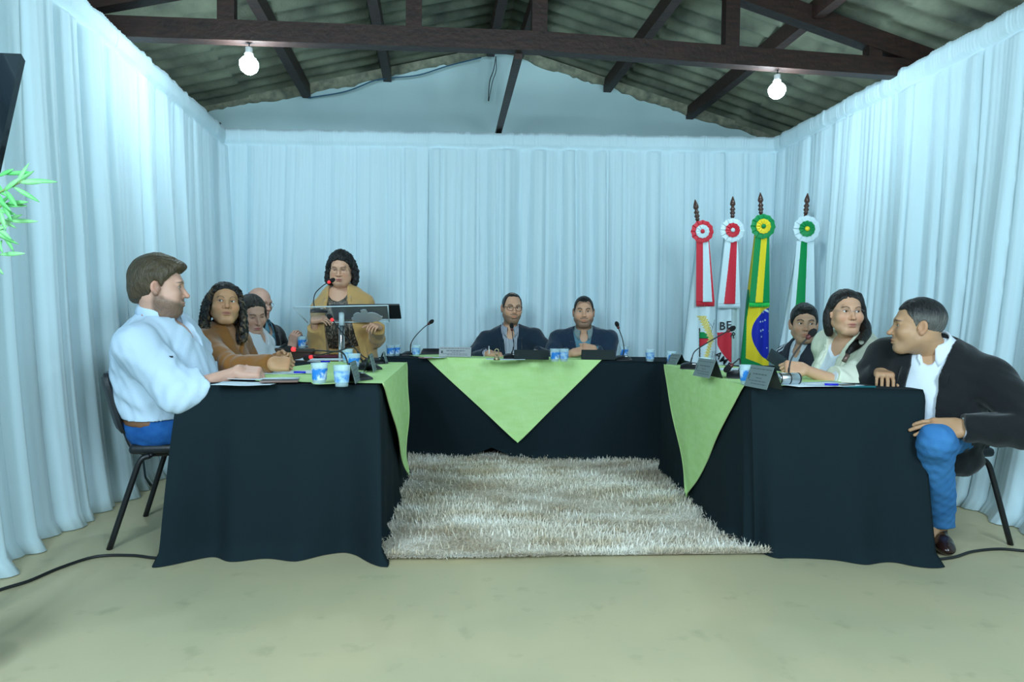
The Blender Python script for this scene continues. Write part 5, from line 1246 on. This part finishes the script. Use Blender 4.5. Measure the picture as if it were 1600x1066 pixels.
def pat1(x, y):
    WH, GY = srgb(228, 214, 130), srgb(120, 134, 140)
    # wheat ear
    cx = 1093+0.42*(y-495) if y < 530 else 1107-0.30*(y-530)
    if 494 < y < 565 and abs(x-cx) < (5.2 if y < 535 else 3.6)+1.4*math.sin(y*1.5):
        return WH if math.sin((y+abs(x-cx)*1.2)*1.5) > -0.6 else srgb(196, 178, 96)
    if x < 1108-abs(y-529)*1.25 and 519 < y < 541 and x > 1090: return GR if y < 528 else (RD if y > 529 else BR)
    if abs(x-1090) < 0.7 and 513 < y < 560: return BR
    for off in (0, 5.5):       # scroll with motto
        e = 1098+off+ (575-y)*0.42-0.0035*(575-y)**2*0.8
        if 548-off < y < 582 and abs(x-e-4) < 0.55: return GY
    if (548 < y < 580) and 0 < x-(1098+(575-y)*0.42-0.0028*(575-y)**2) < 5.5+4 and int(y*1.1+x*0.6) % 3 == 0 and int(x*1.7) % 2: return srgb(90, 104, 112)
    if (abs((x-1104)-(y-505)*0.9) < 0.6 and 502 < y < 513) or (abs((x-1112)+(y-506)*0.35) < 0.6 and 500 < y < 520) or (abs(x-1113.5) < 0.5 and 505 < y < 530): return GY
def pat2(x, y):
    # red triangle turned by the folds
    if 519 < y < 566 and x < 1139 and x > 1120+max(0, (y-538))**1.35*0.185 and y > 518+0.1*(1139-x): return RD
    if 1138.6 < x < 1139.4 and y > 480: return srgb(150, 172, 184)
def pat3(x, y):
    yl = interp(y, [(440, 1171), (470, 1170), (500, 1166), (560, 1163.5)])
    if x < yl: return GR
    if y > 560+(x-1164)*0.42: return GR
    st = [(1189, 488, 2.2), (1183.5, 503, 1.8), (1188.5, 502.2, 1.7), (1193, 500.5, 1.8), (1184.5, 517, 1.9), (1189, 515.5, 1.9), (1186, 526, 1.9), (1200, 517.5, 1.5), (1196, 543.5, 1.3)]
    dx, dy = (x-1208)/36.5, (y-522)/42.0
    if dx*dx+dy*dy < 1:
        if abs((y-484)-0.45*(x-1192)) < 1.7 and x > 1190: return W_
        for sx, sy, r in st:
            an = math.atan2(y-sy, x-sx); rr = math.hypot(x-sx, y-sy)
            if rr < r*(0.62+0.38*math.cos(5*(an+math.pi/2))): return W_
        return BL
    return YE
def pat4(x, y):
    if abs(x-(1262-0.05*(y-400))) < 0.5: return srgb(170, 190, 200)
YF = 5.25
flag('white flag with wheat and triangle crest, red and white rosette, nearest the back table', YF, (1086, 312), (1090, 345), (1097, 362), (RD, W_, RD), 17, dict(y0=376, y1=472, x0=(1088, 1108), x1=(1088, 1117)), (RD, W_, RD),
     dict(top=372, bot=640, l=[(372, 1089), (400, 1087), (470, 1077), (640, 1058)], r=[(372, 1107), (470, 1117), (640, 1116)], step=[([(372, 1089), (640, 1090)], 1)]), pat1, RD, ((1098, 1107), (1098, 1113)), seed=1)
flag('white flag with red triangle and black letters, white and red rosette', YF+0.03, (1145, 307), (1144.5, 340), (1144, 360), (W_, RD, W_), 18, dict(y0=374, y1=475, x0=(1133, 1153), x1=(1122, 1157)), (W_, RD, W_),
     dict(top=370, bot=640, l=[(370, 1133), (470, 1121), (520, 1119), (640, 1114)], r=[(370, 1154), (470, 1157), (640, 1157)], step=[([(372, 1141), (640, 1138.5)], -1)]), pat2, W_, ((1142, 1152), (1131, 1148.5)),
     letters=(('B', 1125, 510, 17, 0.0), ('E', 1134, 508.5, 17, -0.05), ('R', 1140.5, 524, 12, 0.5), ('A', 1120, 555, 15, 0.75), ('M', 1126.5, 563, 15, 0.65), ('E', 1133.5, 571.5, 15, 0.55)), seed=2)
flag('green, yellow and blue starred flag with a green and yellow rosette', YF, (1188, 301), (1189, 334), (1192, 354), (GR, YE, GR), 18.5, dict(y0=370, y1=473, x0=(1180, 1202), x1=(1171, 1203)), (GR, YE, GR),
     dict(top=366, bot=640, l=[(366, 1180), (440, 1172), (570, 1157), (640, 1150)], r=[(366, 1201), (640, 1201.5)]), pat3, srgb(40, 200, 90), ((1189, 1199), (1180, 1191)), seed=3)
flag('white and green flag with white, green and yellow rosette, behind the man in the vest', YF+0.05, (1262, 302), (1259, 334), (1260, 358), (W_, GR, YE), 20, dict(y0=376, y1=560, x0=(1245, 1272), x1=(1228, 1274)), (W_, GR, W_),
     dict(top=374, bot=640, l=[(374, 1247), (430, 1240), (575, 1212), (640, 1202)], r=[(374, 1272), (640, 1275)]), pat4, W_, ((1251, 1261.5), (1236, 1254)), seed=4)

# ------------------------------------------------------------------ table things
M_cup = mat('cup_plastic', (0.62, 0.84, 0.93), 0.15, alpha=0.32, spec=0.6)
M_print = mat('cup_print', srgb(40, 132, 220), 0.4, noise=(26, srgb(214, 236, 250), 0.06), alpha=0.9)
M_print2 = mat('cup_print_pale', srgb(84, 150, 224), 0.4, noise=(40, srgb(176, 214, 242), 0.12), alpha=0.85)
M_foil = mat('cup_water', (0.5, 0.75, 0.85), 0.05, alpha=0.35)
def cup(p, label, pale=False, h=0.088, r=0.036, grp='printed plastic water cups'):
    t = empty('plastic_cup', p, label=label, cat='cup', group=grp)
    MB().lathe([(0.001, 0.0), (r*0.72, 0.0), (r*0.73, 0.004), (r*0.97, h-0.003), (r*1.04, h), (r*0.98, h-0.001), (r*0.94, h-0.005), (r*0.70, 0.005), (0.001, 0.004)], (0, 0, 0), 28, cap=False).build('cup_wall', M_cup, t)
    k0, k1 = 0.20, 0.74; rr = lambda k: r*(0.73+0.24*k)+0.0006
    MB().lathe([(rr(k0), h*k0), (rr(0.5), h*0.5), (rr(k1), h*k1)], (0, 0, 0), 28, cap=False).build('printed_band', M_print2 if pale else M_print, t)
    MB().lathe([(0.001, h*0.72), (rr(.72)-0.002, h*0.72), (rr(.2)-0.003, h*0.1), (0.001, h*0.1)], (0, 0, 0), 24, cap=False).build('water', M_foil, t)
ZG = ZT+0.0145; ZB = ZT+0.0075
cup(atz(534, 604, ZB), 'clear cup with pale blue print, nearest the front edge of the left table', True)
cup(atz(499, 600, ZG), 'cup with blue and white swirl, left of the nearest cup on the left table')
cup(atz(553, 578, ZG), 'blue printed cup behind the nearest microphone base on the left table')
cup(atz(543, 567, ZG), 'blue printed cup farthest back of those by the left table microphones', True)
cup(atz(598, 560, ZB)+Vector((0, 0.3, 0)), 'clear cup at the left end of the back table')
cup(atz(619, 556, ZB), 'printed cup standing second from the left end of the back table')
cup(atz(650, 557, ZB), 'pale blue cup on the back table beside the lone microphone', True)
cup(atz(867, 565, ZG), 'left cup of the touching pair between the two men in suits')
cup(atz(881, 565, ZG), 'right cup of the touching pair between the two men in suits', True)
cup(Vector((at(975, 555, 5.18).x, 5.18, ZB)), 'cup partly behind the microphone at the right part of the back table')
cup(atz(1015.5, 565, ZB), 'blue cup standing alone near the right end of the back table', True)
cup(atz(1049, 569, ZB), 'cup at the far right end of the back table, behind a folded plate')
cup(atz(1167, 601, ZG), 'blue printed cup on the right table, behind the nearest folded plate')
cup(atz(1101, 584, ZG), 'cup hidden mostly by the second folded plate on the right table', True)
cup(Vector((at(472, 545, 4.8).x, 4.80, 0.804)), 'blue printed cup on the dark wooden desk', False)
# folded steel nameplates
M_plate = mat('plate_steel', (0.20, 0.25, 0.25), 0.55, 0.35, bump=(200, 0.05)); M_plated = mat('plate_dark', (0.035, 0.050, 0.050), 0.35, 0.7); M_eng = mat('engraving', (0.07, 0.09, 0.10), 0.6); M_plateb = mat('plate_bright', (0.50, 0.53, 0.56), 0.35, 0.7)
def plate(p, ang, label, w=0.225, h=0.078, dark=False, lean=0.32, depth=0.055, bright=False):
    """folded sheet: face towards local -y"""
    t = empty('nameplate', p, ang, label=label, cat='nameplate', group='folded metal nameplates')
    y0, y1 = -depth/2, depth/2-depth*0.45; th = 0.0016
    def sheet(A, B, C, D, n):
        A, B, C, D = map(Vector, (A, B, C, D)); o_ = Vector(n)*th; v = [A, B, C, D, A+o_, B+o_, C+o_, D+o_]
        return v, [(3, 2, 1, 0), (4, 5, 6, 7), (0, 1, 5, 4), (1, 2, 6, 5), (2, 3, 7, 6), (3, 0, 4, 7)]
    m = MB().add(*sheet((-w/2, y0, 0), (w/2, y0, 0), (w/2, y1, h), (-w/2, y1, h), (0, -1, 0.3))); m.build('front_face', M_plated if dark else (M_plateb if bright else M_plate), t)
    MB().add(*sheet((-w/2, y1+0.002, h), (w/2, y1+0.002, h), (w/2, depth/2+0.01, 0), (-w/2, depth/2+0.01, 0), (0, 1, 0.3))).build('back_face', M_plated, t)
    m = MB(); r = random.Random(len(label))
    def P(u, v, o_=-0.0022): return Vector((u, y0+(y1-y0)*v/h+o_, v))
    for row, (v, x0, x1, hh) in enumerate(((h*0.86, -0.92, 0.92, 0.0032), (h*0.62, -0.55, 0.62, 0.0048), (h*0.45, -0.2, 0.3, 0.003), (h*0.31, -0.75, 0.75, 0.003), (h*0.18, -0.5, 0.8, 0.003))):
        x = x0*w/2
        while x < x1*w/2:
            l = r.uniform(0.010, 0.026); xe = min(x+l, x1*w/2)
            m.add([P(x, v-hh/2), P(xe, v-hh/2), P(xe, v+hh/2), P(x, v+hh/2)], [(0, 1, 2, 3)]); x = xe+0.004
    m.add([P(-w*0.44, h*.35), P(-w*0.38, h*.35), P(-w*0.38, h*.62), P(-w*0.44, h*.62)], [(0, 1, 2, 3)])
    m.build('engraved_lines', M_eng if not dark else mat('engraving_dark', (0.012, 0.016, 0.016), .6), t, kind='stuff'); return t
plate(atz(711, 557.5, ZG)+Vector((0, .02, 0)), math.radians(-2), 'bright steel nameplate in front of the empty chair on the back table', 0.245, 0.072, bright=True)
plate(atz(830.5, 562, ZG)+Vector((0, .02, 0)), math.radians(-2), 'dark nameplate in front of the man in glasses and striped shirt', 0.25, 0.068, True)
plate(atz(935, 562, ZG)+Vector((0, .02, 0)), math.radians(-2), 'dark nameplate in front of the man with clasped hands', 0.245, 0.070, True)
plate(atz(552, 597, ZG), math.radians(96), 'folded grey nameplate beside the two nearest cups on the left table', 0.17, 0.088, depth=0.04)
plate(atz(580, 580, ZG), math.radians(97), 'folded grey nameplate near the far inner corner of the left table', 0.17, 0.09, depth=0.04)
plate(atz(600, 569, ZB), math.radians(97), 'small folded nameplate at the far inner corner of the left table, farthest of that row', 0.15, 0.075, depth=0.04)
plate(atz(1190, 606, ZG), math.radians(-80), 'folded grey nameplate nearest the camera on the right table', 0.175, 0.092, depth=0.06)
plate(atz(1104, 589, ZG), math.radians(-80), 'second folded grey nameplate on the right table, behind the nearest one', 0.18, 0.090, depth=0.06)
plate(atz(1056, 571, ZB), math.radians(-76), 'folded nameplate where the right table meets the back table', 0.13, 0.075, depth=0.07)
# gooseneck microphones
M_foam = mat('foam', (0.008, 0.008, 0.009), 0.95, bump=(400, 0.6)); M_ring = mat('red_ring', (0.5, 0.02, 0.03), 0.4, emis=((1.0, 0.05, 0.05), 0.7)); M_ringoff = mat('dark_ring', (0.10, 0.02, 0.02), 0.4)
def mic(base, ang, pts, label, on=True, br=0.013, kind='box', hr=0.016):
    o = Vector(base); t = empty('gooseneck_microphone', o, 0, label=label, cat='microphone', group='gooseneck conference microphones')
    R = Matrix.Rotation(ang, 3, 'Z')
    if kind == 'box':
        m = MB(); prof = [(-0.065, 0.0), (-0.062, 0.012), (-0.02, 0.034), (0.03, 0.036), (0.058, 0.020), (0.062, 0.0)]; P = []
        for k in range(9):
            x = -0.058+0.116*k/8; s = 1-0.35*abs(k-4)**3/64; P.append([R @ Vector((x, y*(0.9+0.1*s), z*s)) for y, z in prof])
        m.grid(P); m.add([P[0][i] for i in range(6)], [(0, 1, 2, 3, 4, 5)]); m.add([P[8][i] for i in range(6)], [(5, 4, 3, 2, 1, 0)]); m.build('base', M_black, t)
        bt = MB().box(R @ Vector((0.02, -0.035, 0.029)), (0.022, 0.010, 0.006), R, bev=0.002); bt.build('talk_button', M_steel, t)
    elif kind == 'drum':
        MB().lathe([(0.001, -0.05), (0.024, -0.05), (0.026, -0.046), (0.026, 0.046), (0.024, 0.05), (0.001, 0.05)], (0, 0, 0.027), 24, R @ Matrix.Rotation(math.pi/2, 3, 'Y')).build('base', M_steel, t)
        for sx in (-0.044, 0.0, 0.044): MB().lathe([(0.0262, -0.003), (0.0275, 0), (0.0262, 0.003)], R @ Vector((sx, 0, 0.027)), 24, R @ Matrix.Rotation(math.pi/2, 3, 'Y')).build('band', M_black, t)
    P = bez([Vector(p)-o for p in pts], 8); n = len(P)
    MB().tube(P, [0.0048 if i < n*0.25 else 0.0036 for i in range(n)], 8).build('gooseneck', M_black if kind != 'steel' else M_steel, t)
    d = (P[-1]-P[-2]).normalized(); q = d.to_track_quat('Z', 'Y').to_matrix()
    MB().lathe([(0.004, -0.012), (br*0.8, -0.006), (br*0.86, 0.006), (br*0.7, 0.012)], P[-1], 16, q).build('light_ring', M_ring if on else M_ringoff, t)
    MB().lathe([(0.004, 0.004), (hr*0.75, 0.010), (hr, 0.022), (hr*0.97, 0.034), (hr*0.6, 0.046), (0.001, 0.050)], P[-1], 18, q).build('foam_windscreen', M_foam, t)
def up_(p, z): return Vector(p)+Vector((0, 0, z))
b0 = atz(553, 593, ZG); mic(b0, 1.0, [up_(b0, .03), at(545, 572, b0.y), at(536, 552, b0.y+0.02), at(515, 549, b0.y+0.05), at(459, 546, b0.y+0.10)], 'long microphone bent flat towards the woman in brown, its ring glowing red', True)
b0 = atz(573, 577, ZG); mic(b0, 0.9, [up_(b0, .03), at(563, 560, b0.y), at(553, 543, b0.y), at(530, 548, b0.y+.05), at(486, 558, b0.y+.1)], 'microphone bent low over the notebook on the left table, red ring lit', True)
b0 = atz(585, 568, ZG); mic(b0, 0.9, [up_(b0, .03), at(572, 560, b0.y), at(556, 546, b0.y+.02), at(535, 520, b0.y+.05), at(519, 500, b0.y+.08)], 'microphone leaning up across the steel post of the lectern', True)
b0 = onpanel(498, 490, -0.006)+org; mic(b0, 0.3, [b0+Vector((-0.03, 0, 0.03)), at(490, 470, b0.y), at(493, 458, b0.y), at(504, 447, b0.y), at(514, 441, b0.y+.02)], 'microphone on the lectern reaching to the mouth of the standing woman', True)
b0 = atz(640, 556, ZB)+Vector((0, .04, 0)); mic(b0, 0, [up_(b0, .03), at(642, 538, b0.y), at(648, 527, b0.y), at(660, 514, b0.y), at(670, 506, b0.y)], 'microphone on the back table beside the empty chair, tilted right', False)
b0 = atz(799, 560, ZG); mic(b0, 0, [up_(b0, .03), at(803, 540, b0.y), at(801, 525, b0.y), at(800, 515, b0.y)], 'microphone on the back table in front of the striped shirt', False)
b0 = atz(973, 563, ZB); mic(b0, 0, [up_(b0, .03), at(975, 545, b0.y), at(972, 528, b0.y), at(966, 512, b0.y)], 'upright microphone on the back table right of the clasped hands', False)
b0 = atz(1079, 576, ZG); mic(b0, -0.3, [up_(b0, .03), at(1081, 560, b0.y), at(1087, 548, b0.y), at(1110, 533, b0.y), at(1138, 517, b0.y)], 'long microphone on the right table crossing in front of the white flags', False)
b0 = atz(1154, 590, ZG); mic(b0, -0.3, [up_(b0, .03), at(1157, 570, b0.y), at(1155.5, 561, b0.y), at(1150, 565, b0.y), at(1143, 571, b0.y)], 'short bent microphone behind the nearest cup on the right table', False)
b0 = atz(1232, 601, ZG); mic(b0, 0.1, [b0+Vector((0, 0, .055)), at(1233, 575, b0.y), at(1237, 560, b0.y), at(1250, 541, b0.y), at(1263, 527, b0.y)], 'microphone on a banded silver drum base in front of the woman in the cream blazer', False, kind='drum')
# papers, pens, phones, bell
M_paper = mat('paper', srgb(226, 240, 246), 0.8, noise=(8, srgb(196, 214, 226), 0.12)); M_ypaper = mat('pale_green_cloth', srgb(196, 226, 150), 0.8)
M_pen = mat('blue_pen', srgb(20, 30, 190), 0.3); M_clear = mat('pen_body', (0.5, 0.55, 0.6), 0.2, alpha=0.7)
def sheet(px, py, w, h, ang, label, z=ZG, name='paper_sheet', m=None, cat='paper', th=0.0015, seed=0):
    c = atz(px, py, z); M = MB(); P = []
    for i in range(9):
        row = []
        for j in range(9):
            x, y = (i/8-.5)*w, (j/8-.5)*h; row.append(Vector((x, y, 0.001+0.003*max(0, abs(i/4-1)+abs(j/4-1)-1.2)+0.0008*math.sin(i+seed))))
        P.append(row)
    o = M.grid(P).build(name, m or M_paper, label=label, cat=cat, solid=th, loc=c); o.rotation_euler = (0, 0, ang); return o
def pen(px, py, ang, label, z=ZG+0.004, L=0.14):
    c = atz(px, py, z); t = empty('ballpoint_pen', c, ang, label=label, cat='pen', group='blue capped pens')
    MB().tube([(-L*.5, 0, 0.004), (L*.1, 0, 0.004)], 0.0035, 8).build('barrel', M_clear, t); MB().tube([(L*.1, 0, 0.004), (L*.5, 0, 0.004)], 0.005, 8).build('cap', M_pen, t)
def phone(px, py, ang, label, z=ZG, col=(0.03, 0.028, 0.028)):
    c = atz(px, py, z); t = empty('mobile_phone', c, ang, label=label, cat='phone'); MB().box((0, 0, 0.0045), (0.155, 0.075, 0.009), bev=0.003).build('case', mat('phone_%d' % px, col, 0.3), t); MB().box((0, 0, 0.0094), (0.145, 0.067, 0.0008)).build('screen', M_black, t)
sheet(385, 600, 0.24, 0.15, 0.10, 'printed sheet under the forearm of the man in the pale shirt', z=ZB)
sheet(405, 592, 0.34, 0.10, 0.05, 'narrow slip of paper with writing by the hands of the man in the pale shirt', seed=1)
sheet(452, 582, 0.30, 0.20, 0.2, 'white sheet in front of the hands of the woman in brown', seed=2)
sheet(505, 562, 0.32, 0.22, 0.1, 'white sheets below the bent microphones at the far end of the left table', seed=3)
sheet(512, 599, 0.12, 0.08, 0.5, 'pale yellow-green folded cloth scrap by the nearest cups', m=M_ypaper, cat='cloth', name='folded_napkin', seed=4)
pen(455, 583, 0.05, 'blue capped pen on the sheet before the woman in brown'); pen(498, 566, 0.0, 'blue capped pen at the far end of the left table')
phone(437, 597, 0.25, 'brown phone lying near the front edge of the left table', col=srgb(120, 96, 88))
nb = sheet(518, 556, 0.34, 0.24, 0.03, 'spiral notebook with a dark red cover at the end of the left table', name='spiral_notebook', m=mat('dark_red_cover', srgb(96, 36, 60), .5), cat='notebook', th=0.016, z=ZB+0.01)
sheet(790, 562, 0.28, 0.12, 0.0, 'white sheet under the writing hand at the back table')
sheet(665, 559.5, 0.10, 0.06, 0.2, 'pink slip of paper beside the pale blue cup on the back table', m=mat('pink_paper', srgb(222, 160, 160), .8), seed=2)
sheet(680, 559, 0.16, 0.08, 0.1, 'white slip of paper beside the steel nameplate')
sheet(1130, 577, 0.30, 0.2, -0.1, 'white sheet lying along the middle of the right table'); sheet(1275, 601, 0.34, 0.2, 0.25, 'white papers in front of the cream blazer on the right table', z=ZG, seed=5)
pen(1283, 602, -0.15, 'blue capped pen on the papers before the cream blazer', z=ZG+.006)
phone(1335, 605, 0.05, 'teal-edged phone at the front edge of the right table', z=ZB, col=srgb(30, 96, 104))
t = empty('brass_bell', atz(776, 563, ZG), label='small brass hand bell beside the writing hand at the back table', cat='bell'); M_brass = mat('brass', (0.42, 0.34, 0.20), 0.35, 1.0)
MB().lathe([(0.023, 0), (0.021, 0.008), (0.015, 0.026), (0.010, 0.036), (0.004, 0.040)], (0, 0, 0), 20).build('bell_cup', M_brass, t)
MB().tube([(0.014*math.cos(a), 0, 0.060+0.019*math.sin(a)) for a in np.linspace(-1.4, 4.54, 26)], 0.0038, 8).build('ring_handle', M_brass, t)
MB().tube([at(764.5, 553, 4.93), at(764, 541, 4.95)], 0.0035, 8).build('writing_pen', mat('white_pen', (.7, .72, .75), .3), label='white pen upright in the hand of the man in glasses', cat='pen')
# phone in the hand of the woman in the cream blazer
c = at(1217, 564, 3.36); o = MB().box((0, 0, 0), (0.135, 0.07, 0.009), bev=0.003).build('mobile_phone', mat('phone_dark', (0.02, 0.03, 0.035), .25), label='dark phone held up by the woman in the cream blazer', cat='phone', loc=c); o.rotation_euler = (math.radians(78), math.radians(32), math.radians(8))
sheet(436, 0, 0.2, 0.14, 0.1, 'x') if False else None
o = MB().box((0, 0, 0.004), (0.20, 0.13, 0.008)).build('paper_sheets', M_paper, label='papers and a blue folder lying on the dark wooden desk', cat='paper', loc=(-1.80, 4.90, 0.8045)); o.rotation_euler = (0, 0, .2)
# ------------------------------------------------------------------ floor cables
M_cab = mat('rubber_cable', (0.012, 0.014, 0.015), 0.5)
MB().tube(bez([atz(x, y, 0.007) for x, y in ((-60, 945), (0, 922), (45, 908), (95, 887), (150, 870), (205, 868), (250, 872), (285, 862))], 8), 0.0065, 8).build('power_cable', M_cab, label='black cable curving over the floor to the left table', cat='cable')
MB().tube(bez([atz(x, y, 0.007) for x, y in ((1330, 856), (1380, 865), (1420, 872), (1450, 875), (1490, 871), (1520, 862), (1560, 858), (1600, 861), (1660, 868))], 8), 0.0065, 8).build('power_cable', M_cab, label='black cable curving over the floor past the brown shoe', cat='cable')
# ------------------------------------------------------------------ plant and screen at the left edge of the frame
M_leaf = mat('bamboo_leaf', srgb(70, 176, 84), 0.5, noise=(10, srgb(150, 214, 150), 0.18)); M_stem = mat('bamboo_stem', srgb(120, 150, 90), 0.6); M_pot = mat('clay_pot', srgb(130, 86, 62), 0.7)
pl = Vector((-1.58, 1.70, 0)); t = empty('bamboo_plant', pl, label='green bamboo plant whose leafy twigs reach in at the left edge', cat='plant')
MB().lathe([(0.08, 0.0), (0.12, 0.24), (0.13, 0.26), (0.11, 0.26), (0.10, 0.22), (0.001, 0.22)], (0, 0, 0), 28).build('pot', M_pot, t)
MB().tube(bez([(0, 0, 0.2), (0.02, 0, 0.8), (0.0, 0, 1.3), (0.04, 0, 1.75)], 6), 0.012, 10).build('stem', M_stem, t)
def leaf(m, p, d, L, w, n=(0, -1, 0.3)):
    d = Vector(d).normalized(); s = d.cross(Vector(n)).normalized(); nn = s.cross(d); P = []
    for i in range(9):
        k = i/8; c = Vector(p)+d*L*k+nn*(0.10*L*k*k)*-1; ww = w*math.sin(math.pi*min(1, k*0.93+0.05))**0.8*0.5
        P.append([c-s*ww, c+nn*0.15*ww, c+s*ww])
    m.grid(P)
r = random.Random(4); 
for bi, (sx, sy, ex, ey, n) in enumerate(((-30, 300, 36, 282, 9), (-30, 322, 10, 318, 6), (-35, 352, 8, 345, 7), (-40, 395, 0, 398, 4), (-35, 270, 6, 272, 4))):
    Yp = 1.68+0.02*bi; a = at(sx, sy+20, Yp)-pl; b2 = at(ex, ey, Yp)-pl; st = [Vector((0.0, 0, a.z-0.15)), a, b2]
    MB().tube(bez(st, 6), 0.0025, 6).build('twig', M_stem, t); m = MB()
    for k in range(n):
        kk = 0.35+0.65*k/(n-1); p = a.lerp(b2, kk); ang = math.radians(r.uniform(-75, 70)) if k < n-1 else 0.05
        leaf(m, p, (math.cos(ang), r.uniform(-.3, .3), math.sin(ang)), r.uniform(0.05, 0.08), 0.012, (0, -1, r.uniform(-.2, .5)))
    m.build('leaves', M_leaf, t, solid=0.0006, kind='stuff')
Ys = 1.95; tv = empty('television', at(-60, 160, Ys), label='black glossy screen edge showing at the upper left, above the plant', cat='television'); og = Vector(tv.location)
M_gloss = mat('gloss_black', (0.006, 0.010, 0.016), 0.12, coat=0.5)
cn = [at(-112, 78, Ys), at(33, 84, Ys), at(-6, 262, Ys+0.10), at(-118, 255, Ys+0.10)]; bk = Vector((-0.01, 0.03, -0.01))
MB().add([p-og for p in cn]+[p-og+bk for p in cn], [(0, 1, 2, 3), (7, 6, 5, 4), (0, 4, 5, 1), (1, 5, 6, 2), (2, 6, 7, 3), (3, 7, 4, 0)]).build('screen', M_gloss, tv)
MB().tube([cn[0]-og+Vector((0, 0.05, -.1)), Vector((cn[0].x-og.x, 0.08, -og.z+0.02))], 0.02, 10).build('stand_pole', M_black, tv)
MB().lathe([(0.001, 0), (0.06, 0), (0.06, 0.02), (0.001, 0.03)], Vector((cn[0].x-og.x, 0.08, -og.z)), 24).build('stand_base', M_black, tv)
